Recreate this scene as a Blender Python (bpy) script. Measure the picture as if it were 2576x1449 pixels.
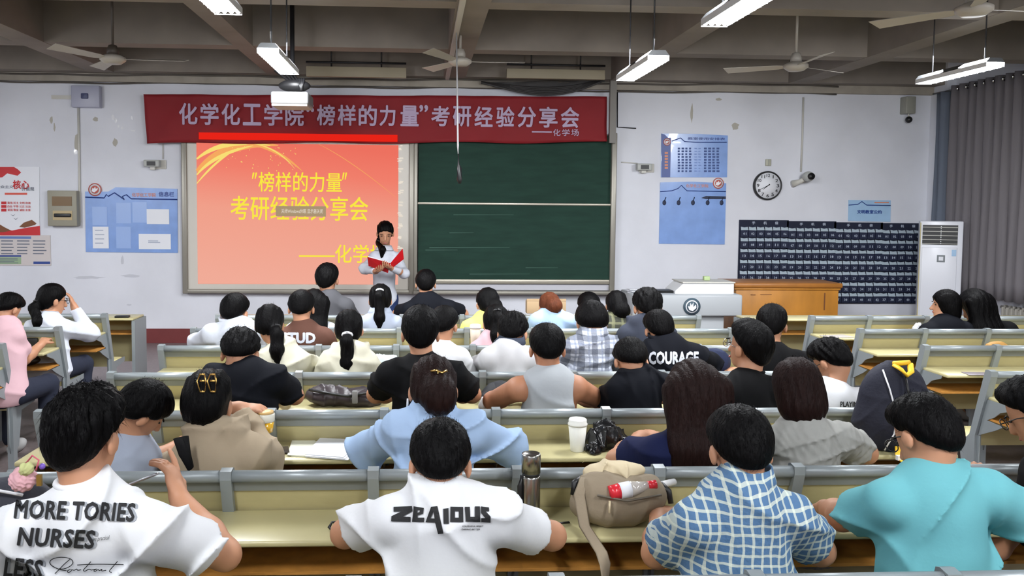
import bpy, bmesh, math, random
import numpy as np
from mathutils import Vector, Matrix
from mathutils.bvhtree import BVHTree
random.seed(7); np.random.seed(7)
for _o in list(bpy.data.objects): bpy.data.objects.remove(_o)
SC = bpy.context.scene; COL = SC.collection
# ------------------------------------------------------------------ camera
F=2100.; CX,CY=1175.,640.; VPX,VPY=1062.,515.; ROLL=.0085; CZ=1.86; W_,H_=2576,1449
_vy=np.array([(VPX-CX)/F,-(VPY-CY)/F,-1.]); _vy/=np.linalg.norm(_vy)
_d=np.array([1,-ROLL,0.]); _vx=_d-_vy*_d.dot(_vy); _vx/=np.linalg.norm(_vx); _vz=np.cross(_vx,_vy)
CM=np.array([_vx,_vy,_vz])
cd=bpy.data.cameras.new('camera'); cam=bpy.data.objects.new('camera',cd); COL.objects.link(cam)
cam.matrix_world=Matrix([[*CM[0],0],[*CM[1],0],[*CM[2],CZ],[0,0,0,1]])
cd.sensor_width=36; cd.lens=F*36/W_; cd.shift_x=(W_/2-CX)/W_; cd.shift_y=(CY-H_/2)/W_; cd.clip_end=60; cd.clip_start=.05
SC.camera=cam
def at(px,py,Y):            # the point of a pixel's ray at depth Y
    r=CM@np.array([(px-CX)/F,-(py-CY)/F,-1.]); return r*(Y/r[1])+np.array([0,0,CZ])
def atZ(px,py,z):
    r=CM@np.array([(px-CX)/F,-(py-CY)/F,-1.]); return r*((z-CZ)/r[2])+np.array([0,0,CZ])
# ------------------------------------------------------------------ world, exposure, lights
wd=bpy.data.worlds.new('world'); SC.world=wd; wd.use_nodes=True
wd.node_tree.nodes['Background'].inputs[0].default_value=(.55,.62,.75,1); wd.node_tree.nodes['Background'].inputs[1].default_value=.05
SC.view_settings.view_transform='Standard'; SC.view_settings.look='None'; SC.view_settings.exposure=0.27; SC.view_settings.gamma=1; SC.view_settings.use_curve_mapping=False
SC.cycles.use_denoising=True; SC.cycles.max_bounces=6; SC.cycles.diffuse_bounces=4; SC.cycles.glossy_bounces=3; SC.cycles.transmission_bounces=4
SC.cycles.sample_clamp_indirect=4; SC.cycles.caustics_reflective=False; SC.cycles.caustics_refractive=False
LAMP_W=48.0
ZB=3.50                                   # underside of the ceiling beams
D=11.2                                    # front wall
XR=7.08; XL=-6.6; YB=-2.6; ZC=3.98
LX=[(-1.98),(1.35*1.63),(5.35)]
def lamp_pos():
    out=[]
    c1=at(703,150,6.5); c2=at(1612,167,6.35); c3=at(2408,180,7.0)
    return c1,c2,c3
_c1,_c2,_c3=lamp_pos()
FIX=[]                                    # fixture centres (x,y,z)
_ya=float(atZ(560,18,_c1[2])[1])-.47; _yc=float(atZ(1800,52,_c2[2])[1])-.5
for (c,ys) in ((_c1,(6.5,_ya,1.0,-1.4)),(_c2,(6.35,_yc,1.0,-1.4)),(_c3,(7.0,4.0,1.0,-1.4))):
    for y in ys: FIX.append((c[0],y,c[2]))
for y in (6.6,3.8,1.0): FIX.append((-5.6,y,_c1[2]))
for (x,y,z) in FIX:
    for tilt,pw in ((.62,1.18),(-.5,.5)):     # louvred tubes throw light forward, down and back
        l=bpy.data.lights.new('tube_light','AREA'); l.shape='RECTANGLE'; l.size=.14; l.size_y=.92; l.energy=LAMP_W*pw*(1.22 if y>6 else .86 if y>3 else .62 if y>0 else .35); l.color=(.95,.97,1.0); l.spread=math.radians(148)
        o=bpy.data.objects.new('tube_light',l); o.location=(x,y,z-.052-.0); o.rotation_euler=(tilt,0,0); COL.objects.link(o)
# ------------------------------------------------------------------ materials
def lin(c):
    return tuple(((v/255)/12.92 if v/255<=.04045 else ((v/255+.055)/1.055)**2.4) for v in c[:3])
_mats={}
def mat(name,rgb,rough=.6,metal=0,bump=0,bscale=40,var=0,vscale=6,stretch=None,emit=0,spec=.5,alpha=1,trans=0,coat=0):
    if name in _mats: return _mats[name]
    m=bpy.data.materials.new(name); m.use_nodes=True; nt=m.node_tree; N=nt.nodes; L=nt.links; b=N['Principled BSDF']; _mats[name]=m
    c=(*lin(rgb),1); b.inputs['Base Color'].default_value=c; b.inputs['Roughness'].default_value=rough; b.inputs['Metallic'].default_value=metal
    b.inputs['Specular IOR Level'].default_value=spec
    if coat: b.inputs['Coat Weight'].default_value=coat
    if trans: b.inputs['Transmission Weight'].default_value=trans
    if emit: b.inputs['Emission Color'].default_value=c; b.inputs['Emission Strength'].default_value=emit
    if bump or var:
        tc=N.new('ShaderNodeTexCoord'); src=tc.outputs['Object']
        if stretch:
            mp=N.new('ShaderNodeMapping'); mp.inputs['Scale'].default_value=stretch; L.new(src,mp.inputs[0]); src=mp.outputs[0]
        if var:
            n=N.new('ShaderNodeTexNoise'); n.inputs['Scale'].default_value=vscale; n.inputs['Detail'].default_value=5; L.new(src,n.inputs['Vector'])
            mx=N.new('ShaderNodeMix'); mx.data_type='RGBA'; mx.blend_type='MULTIPLY'; mx.inputs[6].default_value=c
            rp=N.new('ShaderNodeMapRange'); rp.inputs[1].default_value=.3; rp.inputs[2].default_value=.7; rp.inputs[3].default_value=1-var; rp.inputs[4].default_value=1.0
            L.new(n.outputs[0],rp.inputs[0]); mx.inputs[0].default_value=1
            L.new(rp.outputs[0],mx.inputs[7]); L.new(mx.outputs[2],b.inputs['Base Color'])
        if bump:
            n2=N.new('ShaderNodeTexNoise'); n2.inputs['Scale'].default_value=bscale; n2.inputs['Detail'].default_value=4; L.new(src,n2.inputs['Vector'])
            bp=N.new('ShaderNodeBump'); bp.inputs['Strength'].default_value=bump; bp.inputs['Distance'].default_value=.01; L.new(n2.outputs[0],bp.inputs['Height']); L.new(bp.outputs[0],b.inputs['Normal'])
    return m
def plaid(name,base,c1,c2,scale,w1=.3,axes=('X','Z'),band2=0):
    if name in _mats: return _mats[name]
    m=bpy.data.materials.new(name); m.use_nodes=True; nt=m.node_tree; N=nt.nodes; L=nt.links; b=N['Principled BSDF']; _mats[name]=m
    b.inputs['Roughness'].default_value=.85
    tc=N.new('ShaderNodeTexCoord')
    nz=N.new('ShaderNodeTexNoise'); nz.inputs['Scale'].default_value=9; L.new(tc.outputs['Object'],nz.inputs['Vector'])
    sc_=N.new('ShaderNodeVectorMath'); sc_.operation='SCALE'; sc_.inputs[3].default_value=.035; L.new(nz.outputs['Color'],sc_.inputs[0])
    ad=N.new('ShaderNodeVectorMath'); ad.operation='ADD'; L.new(tc.outputs['Object'],ad.inputs[0]); L.new(sc_.outputs[0],ad.inputs[1])
    sp=N.new('ShaderNodeSeparateXYZ'); L.new(ad.outputs[0],sp.inputs[0])
    def band(ax,fr,w,ph=0):
        a=N.new('ShaderNodeMath'); a.operation='MULTIPLY_ADD'; a.inputs[1].default_value=fr; a.inputs[2].default_value=ph; L.new(sp.outputs[ax],a.inputs[0])
        f=N.new('ShaderNodeMath'); f.operation='FRACT'; L.new(a.outputs[0],f.inputs[0])
        g=N.new('ShaderNodeMath'); g.operation='LESS_THAN'; g.inputs[1].default_value=w; L.new(f.outputs[0],g.inputs[0]); return g.outputs[0]
    def mixc(a,bc,fac,mul):
        mx=N.new('ShaderNodeMix'); mx.data_type='RGBA'; q=N.new('ShaderNodeMath'); q.operation='MULTIPLY'; q.inputs[1].default_value=mul; L.new(fac,q.inputs[0]); L.new(q.outputs[0],mx.inputs[0])
        if isinstance(a,tuple): mx.inputs[6].default_value=a
        else: L.new(a,mx.inputs[6])
        mx.inputs[7].default_value=bc; return mx.outputs[2]
    col=(*lin(base),1); A=(*lin(c1),1); B=(*lin(c2),1)
    col=mixc(col,A,band(axes[0],scale,w1),.62); col=mixc(col,A,band(axes[1],scale,w1),.62)
    if band2:
        col=mixc(col,B,band(axes[0],scale,w1*.35,.3),.6); col=mixc(col,B,band(axes[1],scale,w1*.35,.3),.6)
    L.new(col,b.inputs['Base Color'])
    n2=N.new('ShaderNodeTexNoise'); n2.inputs['Scale'].default_value=60; L.new(tc.outputs['Object'],n2.inputs['Vector'])
    bp=N.new('ShaderNodeBump'); bp.inputs['Strength'].default_value=.5; bp.inputs['Distance'].default_value=.006; L.new(n2.outputs[0],bp.inputs['Height']); L.new(bp.outputs[0],b.inputs['Normal'])
    return m
def emis(name,rgb,st=1.0):
    if name in _mats: return _mats[name]
    m=bpy.data.materials.new(name); m.use_nodes=True; N=m.node_tree.nodes; L=m.node_tree.links
    N.remove(N['Principled BSDF']); e=N.new('ShaderNodeEmission'); e.inputs[0].default_value=(*lin(rgb),1); e.inputs[1].default_value=st
    L.new(e.outputs[0],N['Material Output'].inputs[0]); _mats[name]=m; return m
# ------------------------------------------------------------------ objects
def tag(o,label=None,cat=None,group=None,kind=None):
    if label: o['label']=label
    if cat: o['category']=cat
    if group: o['group']=group
    if kind: o['kind']=kind
    return o
def empty(name,loc=(0,0,0),label=None,cat=None,group=None,rz=0):
    o=bpy.data.objects.new(name,None); o.empty_display_size=.05; COL.objects.link(o); o.location=loc; o.rotation_euler=(0,0,rz); return tag(o,label,cat,group)
def link(name,me,parent=None,mats=(),loc=None,smooth=False):
    for m in mats:
        if m: me.materials.append(m)
    if smooth: me.polygons.foreach_set('use_smooth',[True]*len(me.polygons))
    o=bpy.data.objects.new(name,me); COL.objects.link(o)
    if parent is not None: o.parent=parent
    if loc is not None: o.location=loc
    return o
def copy_tree(o,parent=None,loc=None):
    c=o.copy(); COL.objects.link(c)
    if parent is not None: c.parent=parent
    if loc is not None: c.location=loc
    for ch in [x for x in KIDS.get(o.name,[])]: copy_tree(ch,c)
    return c
KIDS={}
class MB:
    """collects shapes, builds ONE mesh object; coordinates are relative to the parent"""
    def __init__(s): s.v=[]; s.f=[]; s.m=[]; s.sm=[]
    def add(s,vs,fs,mi=0,sm=False):
        n=len(s.v); s.v+= [tuple(map(float,v)) for v in vs]; s.f+=[tuple(n+i for i in f) for f in fs]; s.m+=[mi]*len(fs); s.sm+=[sm]*len(fs); return s
    def box(s,x0,x1,y0,y1,z0,z1,mi=0,bev=0):
        if bev<=0:
            vs=[(x,y,z) for x in (x0,x1) for y in (y0,y1) for z in (z0,z1)]
            return s.add(vs,[(0,1,3,2),(4,6,7,5),(0,4,5,1),(2,3,7,6),(0,2,6,4),(1,5,7,3)],mi)
        bm=bmesh.new(); bmesh.ops.create_cube(bm,size=1)
        for v in bm.verts: v.co=Vector(((x0+x1)/2+v.co.x*(x1-x0),(y0+y1)/2+v.co.y*(y1-y0),(z0+z1)/2+v.co.z*(z1-z0)))
        bmesh.ops.bevel(bm,geom=list(bm.edges)+list(bm.verts),offset=bev,segments=2,affect='EDGES',profile=.5)
        return s.bm(bm,mi,True)
    def bm(s,bm,mi=0,sm=False):
        bm.verts.index_update(); vs=[tuple(v.co) for v in bm.verts]; fs=[tuple(v.index for v in f.verts) for f in bm.faces]; bm.free(); return s.add(vs,fs,mi,sm)
    def tube(s,pts,r,n=8,mi=0,caps=True,sm=True,flat=1.0):
        pts=[Vector(p) for p in pts]; rs=r if isinstance(r,(list,tuple)) else [r]*len(pts); rings=[]; vs=[]
        up=Vector((0,0,1))
        for i,p in enumerate(pts):
            t=(pts[min(i+1,len(pts)-1)]-pts[max(i-1,0)]).normalized()
            a=t.cross(up); 
            if a.length<.05: a=t.cross(Vector((0,1,0)))
            a.normalize(); b=a.cross(t).normalized()
            for k in range(n):
                w=2*math.pi*k/n; vs.append(p+a*math.cos(w)*rs[i]+b*math.sin(w)*rs[i]*flat)
        fs=[]
        for i in range(len(pts)-1):
            for k in range(n): fs.append((i*n+k,i*n+(k+1)%n,(i+1)*n+(k+1)%n,(i+1)*n+k))
        if caps: fs+= [tuple(range(n-1,-1,-1)),tuple((len(pts)-1)*n+k for k in range(n))]
        return s.add(vs,fs,mi,sm)
    def lathe(s,prof,c=(0,0,0),n=24,mi=0,axis='Z',sm=True):
        vs=[];fs=[]
        for (r,z) in prof:
            for k in range(n):
                w=2*math.pi*k/n; x,y=r*math.cos(w),r*math.sin(w)
                p={'Z':(x,y,z),'Y':(x,z,y),'X':(z,x,y)}[axis]; vs.append((p[0]+c[0],p[1]+c[1],p[2]+c[2]))
        for i in range(len(prof)-1):
            for k in range(n): fs.append((i*n+k,i*n+(k+1)%n,(i+1)*n+(k+1)%n,(i+1)*n+k))
        if prof[0][0]>1e-6: fs.append(tuple(range(n-1,-1,-1)))
        if prof[-1][0]>1e-6: fs.append(tuple((len(prof)-1)*n+k for k in range(n)))
        return s.add(vs,fs,mi,sm)
    def prism(s,poly,y0,y1,mi=0,plane='XZ'):
        n=len(poly); 
        f={'XZ':lambda u,v,w:(u,w,v),'YZ':lambda u,v,w:(w,u,v),'XY':lambda u,v,w:(u,v,w)}[plane]
        vs=[f(u,v,y0) for u,v in poly]+[f(u,v,y1) for u,v in poly]
        fs=[tuple(range(n)),tuple(range(2*n-1,n-1,-1))]+[(i,i+n,(i+1)%n+n,(i+1)%n) for i in range(n)]
        return s.add(vs,fs,mi)
    def sphere(s,c,r,n=12,mi=0):
        rx,ry,rz=r if isinstance(r,(tuple,list)) else (r,r,r)
        vs=[];fs=[];m=max(6,n//2+2)
        for i in range(m+1):
            a=math.pi*i/m
            for k in range(n):
                w=2*math.pi*k/n; vs.append((c[0]+rx*math.sin(a)*math.cos(w),c[1]+ry*math.sin(a)*math.sin(w),c[2]+rz*math.cos(a)))
        for i in range(m):
            for k in range(n): fs.append((i*n+k,(i+1)*n+k,(i+1)*n+(k+1)%n,i*n+(k+1)%n))
        return s.add(vs,fs,mi,True)
    def mesh(s,name):
        me=bpy.data.meshes.new(name); me.from_pydata(s.v,[],s.f); me.polygons.foreach_set('material_index',s.m); me.polygons.foreach_set('use_smooth',s.sm)
        bm=bmesh.new(); bm.from_mesh(me); bmesh.ops.recalc_face_normals(bm,faces=bm.faces); bm.to_mesh(me); bm.free(); me.update(); return me
    def build(s,name,mats,parent=None,loc=None):
        if not isinstance(mats,(list,tuple)): mats=[mats]
        o=link(name,s.mesh(name),parent,mats,loc)
        if parent is not None: KIDS.setdefault(parent.name,[]).append(o)
        return o
def box(name,x0,x1,y0,y1,z0,z1,m,parent=None,bev=0): return MB().box(x0,x1,y0,y1,z0,z1,0,bev).build(name,m,parent)
# ------------------------------------------------------------------ writing
def text_mesh(body,bold=0,extrude=0,shear=0,spacing=1.0,res=3):
    me,co=_text_mesh(body,0,extrude,shear,spacing,res)
    if bold<=0: return me,co
    P=[tuple(p.vertices) for p in me.polygons]; n=len(co); V=[];Fc=[]
    for i,(dx,dy) in enumerate(((0,0),(1,0),(-1,0),(0,1),(0,-1),(.7,.7),(-.7,.7),(.7,-.7),(-.7,-.7))):
        V.append(co+np.array([dx*bold,dy*bold,i*.0004])); Fc+=[tuple(v+n*i for v in f) for f in P]
    co=np.concatenate(V); m2=bpy.data.meshes.new('t'); m2.from_pydata([tuple(v) for v in co],[],Fc); return m2,co
def _text_mesh(body,bold=0,extrude=0,shear=0,spacing=1.0,res=3):
    cu=bpy.data.curves.new('t','FONT'); cu.body=body; cu.size=1; cu.offset=bold; cu.extrude=extrude; cu.shear=shear; cu.space_character=spacing; cu.resolution_u=res; cu.align_x='LEFT'
    o=bpy.data.objects.new('t',cu); COL.objects.link(o); dg=bpy.context.evaluated_depsgraph_get(); dg.update()
    me=bpy.data.meshes.new_from_object(o.evaluated_get(dg)); bpy.data.objects.remove(o); me.materials.clear()
    n=len(me.vertices); co=np.empty(n*3); me.vertices.foreach_get('co',co); return me,co.reshape(-1,3)
def text_wall(name,body,box4,Y,m,parent=None,bold=0,shear=0,depth=.002,base=(0,0,0),hscale=None,spacing=1.0,kid=True):
    """lettering standing in an XZ plane at depth Y, facing the camera; box4=(x0,x1,z0,z1)"""
    me,co=text_mesh(body,bold,0,shear,spacing)
    x0,x1,z0,z1=box4
    lo=co.min(0); hi=co.max(0); sx=(x1-x0)/(hi[0]-lo[0]); sz=(z1-z0)/(hi[1]-lo[1])
    X=x0+(co[:,0]-lo[0])*sx; Z=z0+(co[:,1]-lo[1])*sz
    out=np.stack([X-base[0],Y-base[1]-co[:,2],Z-base[2]],1)
    me.vertices.foreach_set('co',out.ravel()); me.update()
    bm=bmesh.new(); bm.from_mesh(me)
    fl=[f for f in bm.faces if f.normal.y>0]
    if fl: bmesh.ops.reverse_faces(bm,faces=fl)
    bm.to_mesh(me); bm.free()
    o=link(name,me,parent,[m])
    if parent is not None and kid: KIDS.setdefault(parent.name,[]).append(o)
    return o
# ================================================================== THE ROOM
M_wall=mat('wall_paint',(224,226,234),.75,bump=.15,bscale=14,var=.12,vscale=1.3)
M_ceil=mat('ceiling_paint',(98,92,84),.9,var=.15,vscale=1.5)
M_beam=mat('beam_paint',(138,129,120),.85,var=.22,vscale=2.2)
M_band=mat('stained_band',(172,164,152),.85,var=.35,vscale=2.6)
M_floor=mat('terrazzo',(132,120,120),.35,var=.25,vscale=30)
M_red=mat('skirting_red',(112,44,44),.5,var=.1)
M_steel=mat('bench_grey_metal',(140,147,150),.36,metal=.2,bump=.05,bscale=60)
M_steel2=mat('bench_grey_band',(122,126,124),.5,metal=.15)
M_panel=mat('bench_yellow_laminate',(182,172,128),.42,bump=.06,bscale=25,var=.16,vscale=4,stretch=(1,1,3))
M_desk=mat('desk_yellow_laminate',(192,183,138),.3,var=.12,vscale=5)
M_edge=mat('desk_orange_edge',(196,136,62),.5,var=.3,vscale=20,stretch=(1,1,12))
M_dark=mat('dark_void',(40,34,28),.8)
M_black=mat('black_plastic',(22,22,24),.45)
M_white=mat('white_plastic',(225,227,230),.4)
M_offw=mat('offwhite_casing',(198,196,188),.5)
M_chrome=mat('chrome',(200,200,200),.2,metal=1)
def struct(o): o['kind']='structure'; return o
struct(box('floor',XL,XR,YB,D,-.1,0,M_floor))
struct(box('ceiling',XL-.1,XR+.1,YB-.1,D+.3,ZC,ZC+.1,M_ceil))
fw=empty('wall_front',(0,D,0)); struct(fw)
MB().box(XL-.1,XR+.1,0,.12,0,ZC).build('wall_face',M_wall,fw)
struct(box('wall_left',XL-.12,XL,YB,D,0,ZC,M_wall))
struct(box('wall_back',XL-.1,XR+.1,YB-.12,YB,0,ZC,M_wall))
zb1=float(at(1000,190,D-.3)[2]); zb2=float(at(1000,219,D)[2])
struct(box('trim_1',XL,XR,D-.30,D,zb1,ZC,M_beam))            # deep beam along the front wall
struct(box('trim_2',XL,XR,D-.07,D,zb2,zb1,M_band))           # stained plaster band under it
mb=MB()
for zz,yy in ((zb2-.01,D-.05),(zb1-.02,D-.1)):
    pts=[(x,yy+.01*math.sin(x*3),zz+.012*math.sin(x*1.7)+.006*math.sin(x*5.1)) for x in np.linspace(XL+.1,5.6,60)]
    mb.tube(pts,.012,5)
tag(mb.build('cable_run',mat('cable_grey',(86,80,74),.7)),'pair of grey cables sagging slightly along the stained band under the front beam','cable')
struct(box('baseboard_front',XL,XR,D-.015,D,0,.19,M_red))
# ceiling grid of beams
bx=[(-5.2-.14),None,None,None]
def beamx(px,py): return float(atZ(px,py,ZB)[0])
xs=[(beamx(600,125),beamx(646,125)),(beamx(1122,160),beamx(1183,160))]
yt=[float(atZ(300,120,ZB)[1]),float(atZ(300,5,ZB)[1])]
P1=atZ(2023,205,ZB); xr=(float(atZ(2250,122,ZB)[0]),float(atZ(2250,152,ZB)[0]))
xl=float(atZ(20,70,ZB)[0])
n=1
LB=[xs[0],xs[1]]
_r=float(atZ(2250,133,ZB)[0]); LB.append((_r-.14,_r+.14))
_l=float(atZ(60,100,ZB)[0]); LB.append((_l-.15,_l+.15)) 
_rr=float(atZ(1790,60,ZB)[0]); LB.append((_rr-.13,_rr+.13))
for (a,b) in LB:
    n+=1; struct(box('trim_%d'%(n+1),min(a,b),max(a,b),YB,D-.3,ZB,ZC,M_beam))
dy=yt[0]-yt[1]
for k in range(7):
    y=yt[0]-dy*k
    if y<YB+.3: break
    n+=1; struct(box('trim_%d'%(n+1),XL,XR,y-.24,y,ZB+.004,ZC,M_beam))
# right wall with curtained windows
cornerY=D
wr=empty('wall_right',(XR,0,0)); struct(wr)
MB().box(0,.12,YB,D,0,.95).box(0,.12,YB,D,3.3,ZC).box(0,.12,D-.95,D,.95,3.3).box(0,.12,6.9,7.3,.95,3.3).box(0,.12,YB,3.4,.95,3.3).build('wall_face',M_wall,wr)
M_glass=mat('night_glass',(30,36,44),.08,spec=.8); M_wf=mat('window_frame_paint',(120,122,126),.5,metal=.3)
for i,(ya,yb) in enumerate(((7.3,D-.95),(3.4,6.9))):
    w=empty('window_%d'%(i+1),(XR,ya,.95)); struct(w)
    MB().box(.05,.06,0,yb-ya,0,2.35).build('pane',M_glass,w)
    f=MB(); 
    for q in np.linspace(0,yb-ya-.06,4): f.box(.02,.09,q,q+.06,0,2.35)
    f.box(.02,.09,0,yb-ya,0,.06).box(.02,.09,0,yb-ya,2.29,2.35).box(.02,.09,0,yb-ya,1.5,1.55); f.build('window_frame',M_wf,w)
# white pillar / pipe chase at the corner
struct(box('trim_20',XR-.12,XR,D-.35,D,0,ZC,M_wall))
# curtains
def curtain(name,label,y0,y1,ztop,zbot,x,m,seed):
    rnd=random.Random(seed); c=empty(name,(x,(y0+y1)/2,0),label,'curtain','grey curtains on the window wall')
    n=int((y1-y0)/.018); vs=[];fs=[]; nz=14
    for j in range(nz+1):
        t=j/nz; z=zbot+(ztop-zbot)*t
        for i in range(n+1):
            y=y0+(y1-y0)*i/n-(y0+y1)/2
            ph=2*math.pi*y/.17+.5*math.sin(y*3+seed); am=.045*(1-.15*t)
            vs.append((am*math.sin(ph)+.012*math.sin(ph*2.3+z*2),y+.02*math.cos(ph)*(1-t),z+(.03*math.sin(ph+1) if j==0 else 0)))
    for j in range(nz):
        for i in range(n): a=j*(n+1)+i; fs.append((a,a+1,a+n+2,a+n+1))
    m1=MB().add(vs,fs,0,True); o=m1.build('cloth_panel',m,c)
    md=o.modifiers.new('s','SOLIDIFY'); md.thickness=.004
    r=MB()
    for q in np.arange(y0+.08,y1,.17):
        r.lathe([(.028,-.004),(.028,.004)],(0,q-(y0+y1)/2,ztop-.05),12,0,'Y')
    r.build('eyelets',M_chrome,c)['kind']='stuff'
    return c
M_cur=mat('curtain_grey',(112,108,112),.9,bump=.1,bscale=120); M_cur2=mat('curtain_blue_grey',(104,112,126),.9)
zt=3.47
curtain('curtain','long dark grey eyelet curtain hanging over the right-hand windows',6.9,10.72,zt,.80,XR-.16,M_cur,3)
curtain('curtain','narrow blue-grey curtain bunched beside the corner behind the air conditioner',10.78,11.0,zt-.05,.8,XR-.15,M_cur2,5)
curtain('curtain','second dark grey curtain nearer the camera at the right wall',3.5,6.7,zt,.80,XR-.16,M_cur,9)
rod=MB().tube([(XR-.15,3.3,zt-.05),(XR-.15,11.1,zt-.05)],.012,8); tag(rod.build('curtain_rod',M_wf),'thin metal curtain rod running along the window wall','curtain rod')
# radiator under the window
def radiator(y0,y1,label):
    r=empty('radiator',(XR-.1,(y0+y1)/2,.12),label,'radiator','radiators under the windows'); proto=None
    k=0; y=y0
    m=MB().tube([(0,0,0),(0,0,.6)],.022,8).box(-.05,.05,-.012,.012,.02,.58,0,.008)
    while y<y1:
        if proto is None: proto=m.build('radiator_fin',mat('radiator_paint',(150,146,138),.5),r,(0,y-(y0+y1)/2,0))
        else:
            c=proto.copy(); COL.objects.link(c); c.parent=r; c.location=(0,y-(y0+y1)/2,0)
        y+=.075
    MB().tube([(0,y0-(y0+y1)/2-.1,.04),(0,(y1-y0)/2+.05,.04)],.02,8).tube([(0,y0-(y0+y1)/2-.1,.57),(0,(y1-y0)/2+.05,.57)],.02,8).build('header_pipe',mat('radiator_paint',(150,146,138),.5),r)
radiator(8.0,9.6,'column radiator under the curtain beside the tall air conditioner'); radiator(5.0,6.6,'column radiator at the right wall nearer the camera')
# ------------------------------------------------------------------ wall things
YW=D-.004
def wx(px,py,Y=D): p=at(px,py,Y); return float(p[0]),float(p[2])
def wbox(px0,py0,px1,py1,Y=D):
    a=wx(px0,py0,Y); b=wx(px1,py1,Y); return a[0],b[0],b[1],a[1]     # x0,x1,z0,z1
# smart whiteboard + projected slide
M_wbf=mat('board_frame',(150,146,136),.4,metal=.4); M_wb=mat('whiteboard',(205,200,190),.4)
bx0,bx1,bz0,bz1=wbox(461,318,1041,738)
wb=empty('projection_whiteboard',((bx0+bx1)/2,D-.1,bz0),'framed whiteboard behind the projected orange slide, left of the green chalkboard','whiteboard')
w=bx1-bx0; h=bz1-bz0
MB().box(-w/2+.03,w/2-.03,.0,.06,.03,h-.02).build('board_surface',M_wb,wb)
f=MB(); f.box(-w/2,-w/2+.07,-.03,.1,0,h,0,.012).box(w/2-.07,w/2,-.03,.1,0,h,0,.012).box(-w/2+.01,w/2-.01,-.026,.096,.003,.06,0,.012).box(-w/2+.01,w/2-.01,-.026,.096,h-.06,h-.003,0,.012)
f.build('frame',M_wbf,wb)
# the slide: projector light painted as a thin glowing panel
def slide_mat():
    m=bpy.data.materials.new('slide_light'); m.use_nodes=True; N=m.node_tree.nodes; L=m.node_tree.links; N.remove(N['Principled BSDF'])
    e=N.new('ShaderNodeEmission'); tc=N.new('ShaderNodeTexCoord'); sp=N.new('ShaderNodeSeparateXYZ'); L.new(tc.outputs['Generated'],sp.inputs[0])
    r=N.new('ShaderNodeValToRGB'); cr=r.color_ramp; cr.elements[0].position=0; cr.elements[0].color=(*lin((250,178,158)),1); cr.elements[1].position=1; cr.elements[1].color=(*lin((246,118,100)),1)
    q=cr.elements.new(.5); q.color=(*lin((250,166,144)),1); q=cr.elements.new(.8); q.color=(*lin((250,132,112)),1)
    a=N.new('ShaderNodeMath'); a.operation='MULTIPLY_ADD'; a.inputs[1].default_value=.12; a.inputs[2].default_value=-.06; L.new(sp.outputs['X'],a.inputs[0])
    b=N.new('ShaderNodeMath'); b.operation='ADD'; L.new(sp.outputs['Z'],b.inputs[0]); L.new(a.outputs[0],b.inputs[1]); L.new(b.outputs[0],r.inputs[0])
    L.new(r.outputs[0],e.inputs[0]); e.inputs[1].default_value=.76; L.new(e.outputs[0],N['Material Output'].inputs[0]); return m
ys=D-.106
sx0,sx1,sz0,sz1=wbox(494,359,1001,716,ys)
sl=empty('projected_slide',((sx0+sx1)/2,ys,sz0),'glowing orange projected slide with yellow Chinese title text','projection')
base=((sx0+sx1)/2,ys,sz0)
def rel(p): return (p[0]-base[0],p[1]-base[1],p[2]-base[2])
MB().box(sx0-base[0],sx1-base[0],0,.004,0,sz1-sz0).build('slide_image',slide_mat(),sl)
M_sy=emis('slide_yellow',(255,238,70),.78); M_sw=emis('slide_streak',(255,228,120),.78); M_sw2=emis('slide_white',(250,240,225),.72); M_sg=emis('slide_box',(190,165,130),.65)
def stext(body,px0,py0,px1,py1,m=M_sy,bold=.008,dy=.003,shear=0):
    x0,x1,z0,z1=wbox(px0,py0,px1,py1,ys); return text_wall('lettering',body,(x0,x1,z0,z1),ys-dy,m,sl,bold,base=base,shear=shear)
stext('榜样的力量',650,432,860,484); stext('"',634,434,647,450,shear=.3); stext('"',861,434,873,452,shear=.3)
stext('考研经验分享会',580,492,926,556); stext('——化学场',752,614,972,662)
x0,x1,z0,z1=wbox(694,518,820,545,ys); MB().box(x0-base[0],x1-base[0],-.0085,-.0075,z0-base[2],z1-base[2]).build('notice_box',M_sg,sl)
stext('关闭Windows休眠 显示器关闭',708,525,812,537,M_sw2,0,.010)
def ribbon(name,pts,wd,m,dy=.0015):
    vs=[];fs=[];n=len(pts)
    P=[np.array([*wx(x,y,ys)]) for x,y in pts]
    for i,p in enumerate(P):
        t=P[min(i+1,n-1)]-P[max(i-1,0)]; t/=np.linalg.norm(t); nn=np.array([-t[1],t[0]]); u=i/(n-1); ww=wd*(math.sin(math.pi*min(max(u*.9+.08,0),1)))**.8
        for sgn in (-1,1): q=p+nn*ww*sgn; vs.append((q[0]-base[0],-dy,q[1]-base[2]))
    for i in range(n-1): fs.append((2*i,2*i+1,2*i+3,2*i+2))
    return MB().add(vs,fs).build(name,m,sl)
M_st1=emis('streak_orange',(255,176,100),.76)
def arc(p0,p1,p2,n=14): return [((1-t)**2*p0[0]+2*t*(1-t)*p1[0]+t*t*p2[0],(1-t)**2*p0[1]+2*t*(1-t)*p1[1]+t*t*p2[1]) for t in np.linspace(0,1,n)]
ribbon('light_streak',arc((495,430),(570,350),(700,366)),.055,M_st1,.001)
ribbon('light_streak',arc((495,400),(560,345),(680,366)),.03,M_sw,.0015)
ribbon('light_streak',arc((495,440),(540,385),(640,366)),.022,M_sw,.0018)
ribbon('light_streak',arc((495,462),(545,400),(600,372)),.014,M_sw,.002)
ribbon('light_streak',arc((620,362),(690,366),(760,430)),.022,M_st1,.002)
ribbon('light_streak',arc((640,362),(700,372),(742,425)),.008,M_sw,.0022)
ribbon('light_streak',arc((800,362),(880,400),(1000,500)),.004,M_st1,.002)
sp=MB()
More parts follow.
